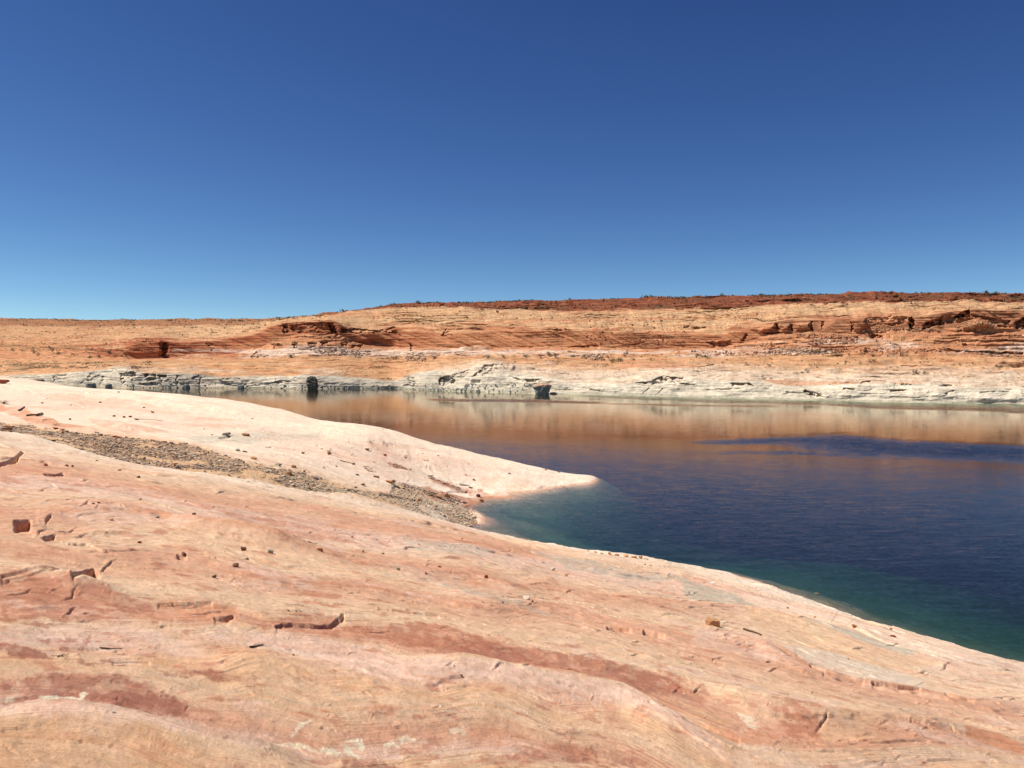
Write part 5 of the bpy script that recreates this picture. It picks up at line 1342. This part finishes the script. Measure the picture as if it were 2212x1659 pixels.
SHR = [shrub_mesh(1, .5), shrub_mesh(2, .9), shrub_mesh(3, .7), shrub_mesh(4, .4), shrub_mesh(5, 1.1)]
bushes = [(193, 774, 13), (213, 773, 11), (235, 765, 15), (125, 766, 22), (112, 760, 12), (73, 761, 12), (28, 759, 9), (47, 759, 9), (160, 767, 10), (82, 770, 9), (627, 772, 17), (767, 772, 16), (854, 775, 22), (884, 774, 12), (907, 774, 14), (939, 775, 15),
          (1052, 774, 21), (1085, 773, 12), (1137, 772, 16), (1167, 774, 10), (1185, 770, 15), (1200, 773, 12), (1237, 772, 20), (1262, 773, 16), (1350, 772, 15), (1367, 778, 9), (1334, 782, 24), (1322, 782, 12), (1149, 797, 9), (1405, 780, 8), (1312, 774, 8), (1290, 773, 8),
          (1515, 774, 11), (1528, 774, 13), (1807, 770, 24), (1885, 770, 11), (1917, 771, 9), (1948, 770, 8), (1758, 787, 6), (1825, 785, 7), (1835, 785, 6), (1878, 784, 6), (1886, 784, 7), (1732, 807, 20), (1743, 806, 12), (1980, 808, 18), (1998, 809, 12), (2140, 770, 9), (2180, 772, 8), (1660, 790, 6),
          (1560, 784, 6), (1610, 787, 7), (2060, 790, 7), (2150, 792, 8), (2100, 786, 6)]


def bush_zone(px, py):
    if px < 250: return 'on the orange flat by the red butte'
    if px < 700: return 'below the red alcove cliff'
    if px < 960: return 'along the white band under the red cliff'
    if px < 1300 and py < 790: return 'on the terrace above the grey knoll'
    if px < 1300: return 'on the peach slope above the grey knoll'
    if px < 1450: return 'on the terrace right of the grey knoll'
    if px < 1700 and py < 780: return 'before the red block on the right terrace'
    if py > 800: return 'on the pale domes above the right waterline'
    if py < 780: return 'below the pale rubble on the right'
    return 'on the sandy flat at the right'


od = ordinals(bushes, lambda t_: bush_zone(t_[0], t_[1]))
for i, (px, py, w_) in enumerate(bushes):
    P = far_at(px, py); W_ = w_ / 1770 * P.y
    o = bpy.data.objects.new('shrub', SHR[i % 5]); scene.collection.objects.link(o)
    hs = .55 if w_ > 19 else 1.0
    o.location = P - Vector((0, 0, .1)); o.scale = (W_ * 1.15, W_, W_ * hs); o.rotation_euler = (0, 0, i * 1.7)
    n_, tot = od[i]; zn = bush_zone(px, py)
    tag(o, ('low wide' if w_ > 19 else 'small' if w_ < 10 else 'rounded') + ' olive shrub ' + zn + (f', {ORD[n_]} from the left' if tot > 1 else ', the only one there'), 'shrub', 'olive shrubs on the far shore')

# low scrub on the mesa rim and the left flats, past counting
tmpl = []
for k in range(5):
    r = np.random.default_rng(300 + k); V_, F_ = [], []
    for _ in range(22):
        p = r.normal(0, .26, 3) * np.array([1, 1, .7]) + np.array([0, 0, .28]); a_ = r.normal(size=3); a_ /= np.linalg.norm(a_); b_ = np.cross(a_, r.normal(size=3)); b_ /= np.linalg.norm(b_); s_ = r.uniform(.12, .22)
        n0 = len(V_); V_ += [p - a_ * s_, p + b_ * s_ * .7, p + a_ * s_, p - b_ * s_ * .7]; F_.append((n0, n0 + 1, n0 + 2, n0 + 3))
    tmpl.append((np.array(V_), np.array(F_)))
SV, SF, nv = [], [], 0


def sow(n_, x0, x1, t0, t1, s0, s1, sel=None):
    global nv
    js = rng.integers(np.searchsorted(fpx, x0), np.searchsorted(fpx, x1), n_)
    ts = rng.uniform(t0, t1, n_); ks = np.clip(np.searchsorted(tpar, ts), 0, len(tpar) - 1)
    for j, k in zip(js, ks):
        if sel is not None and rng.random() > sel(fpx[j], tpar[k]):
            continue
        tv, tf = tmpl[rng.integers(5)]
        s_ = rng.uniform(s0, s1)
        jit = rng.uniform(-1, 1, 2)
        SV.append(tv * np.array([s_ * 1.3, s_ * 1.3, s_ * .9]) + np.array([Xf[k, j] + jit[0], Yf[k, j] + jit[1] * .5, Zf[k, j] - .05])); SF.append(tf + nv); nv += len(tv)


clump = lambda px, t_: float(sst(-.1, .35, fbm(np.array(px / 60.0), np.array(t_ * 5.0), 3, 231)))
sow(1500, 560, 2250, 5.93, 6.0, .35, 1.25, clump)
sow(2200, -40, 700, 5.6, 6.0, .5, 1.7, clump)
sow(2600, 800, 2250, 5.15, 5.95, .5, 1.2, clump)
sow(260, 560, 2250, 5.7, 6.0, 1.3, 2.4, clump)
sow(2200, -40, 700, 4.2, 5.9, .5, 1.5, clump)
sow(1300, -40, 330, 3.1, 4.2, .4, 1.2, clump)
sow(1500, -40, 330, 1.2, 1.9, .4, 1.0, clump)
sow(900, 980, 2250, 1.55, 2.1, .3, .8, clump)
sow(700, 980, 2250, 1.0, 1.6, .25, .55, clump)
sow(1000, 980, 2250, 2.1, 5.0, .25, .75, clump)
sow(500, 330, 1000, 1.2, 5.0, .25, .7, clump)
o = bpy.data.objects.new('scrub', poly_mesh('scrub', np.concatenate(SV), np.concatenate(SF).tolist(), leaf_m)); scene.collection.objects.link(o)
tag(o, 'low desert scrub dotting the mesa rim and the slopes below it', 'scrub', kind='stuff')

# talus below the cliffs, past counting
RV, RF, RC, nv2 = [], [], [], 0
for pl, n_, c_ in (([(667, 757), (737, 752), (800, 758), (800, 768), (700, 768)], 420, lin(214, 176, 150, .68)), ([(1640, 762), (1700, 752), (1750, 751), (1790, 760), (1775, 768), (1660, 768)], 520, lin(226, 190, 160, .68)),
                   ([(1720, 724), (1800, 722), (1855, 728), (1850, 742), (1760, 742)], 420, lin(206, 150, 112, .68)), ([(2070, 700), (2110, 692), (2150, 706), (2150, 716), (2060, 716)], 300, lin(214, 164, 122, .68)), ([(1268, 768), (1304, 766), (1306, 779), (1270, 780)], 160, lin(222, 188, 160, .68)),
                   ([(875, 773), (920, 773), (920, 781), (875, 781)], 150, lin(206, 170, 146, .68)), ([(1475, 758), (1640, 760), (1640, 770), (1475, 770)], 140, lin(200, 150, 116, .68)), ([(1790, 750), (2040, 752), (2060, 762), (1790, 764)], 260, lin(206, 150, 112, .68)),
                   ([(1850, 706), (2000, 708), (2060, 717), (1850, 718)], 260, lin(206, 156, 116, .68)), ([(980, 672), (1200, 680), (1500, 685), (1500, 700), (1000, 690)], 260, lin(190, 130, 96, .68)), ([(740, 838), (1000, 840), (1000, 846), (870, 842)], 120, lin(200, 196, 180, .6)),
                   ([(1260, 695), (1480, 700), (1480, 745), (1260, 745)], 260, lin(180, 116, 84, .68)), ([(1500, 640), (2200, 640), (2200, 652), (1500, 664)], 300, lin(150, 90, 66, .68)), ([(870, 660), (1500, 655), (1500, 668), (870, 668)], 220, lin(140, 84, 62, .68)),
                   ([(100, 828), (850, 832), (850, 840), (270, 838)], 260, lin(186, 184, 168, .6)), ([(875, 826), (1200, 830), (1200, 850), (900, 843)], 160, lin(214, 210, 194, .6))):
    A = np.array(pl, float)
    c0_ = np.stack([rng.uniform(A[:, 0].min(), A[:, 0].max(), n_ * 4), rng.uniform(A[:, 1].min(), A[:, 1].max(), n_ * 4)], axis=1)
    for px, py in c0_[inside(c0_[:, 0], c0_[:, 1], A)][:n_]:
        P = far_at(px, py)
        tv, tf = temps[rng.integers(10)]
        s_ = min(.5 * math.exp(rng.normal(0, .5)), 2.2)
        a_ = rng.uniform(0, 6.28); ca, sa = math.cos(a_), math.sin(a_)
        v = (tv * np.array([1.2, 1, 1.3]) * s_) @ np.array([[ca, sa, 0], [-sa, ca, 0], [0, 0, 1]])
        RV.append(v + np.array([P.x, P.y, P.z + s_ * .12])); RF += [[i + nv2 for i in f_] for f_ in tf]; nv2 += len(v)
        RC.append(np.repeat((c_ * rng.uniform(.7, 1.15))[None, :], len(v), axis=0))
me_ = poly_mesh('rubble', np.concatenate(RV), RF, None)
colour_attr(me_, 'rock', np.concatenate(RC)); me_.materials.append(gravel.data.materials[0])
o = bpy.data.objects.new('rubble', me_); scene.collection.objects.link(o)
tag(o, 'broken sandstone rubble at the foot of the far cliffs', 'rubble', kind='stuff')
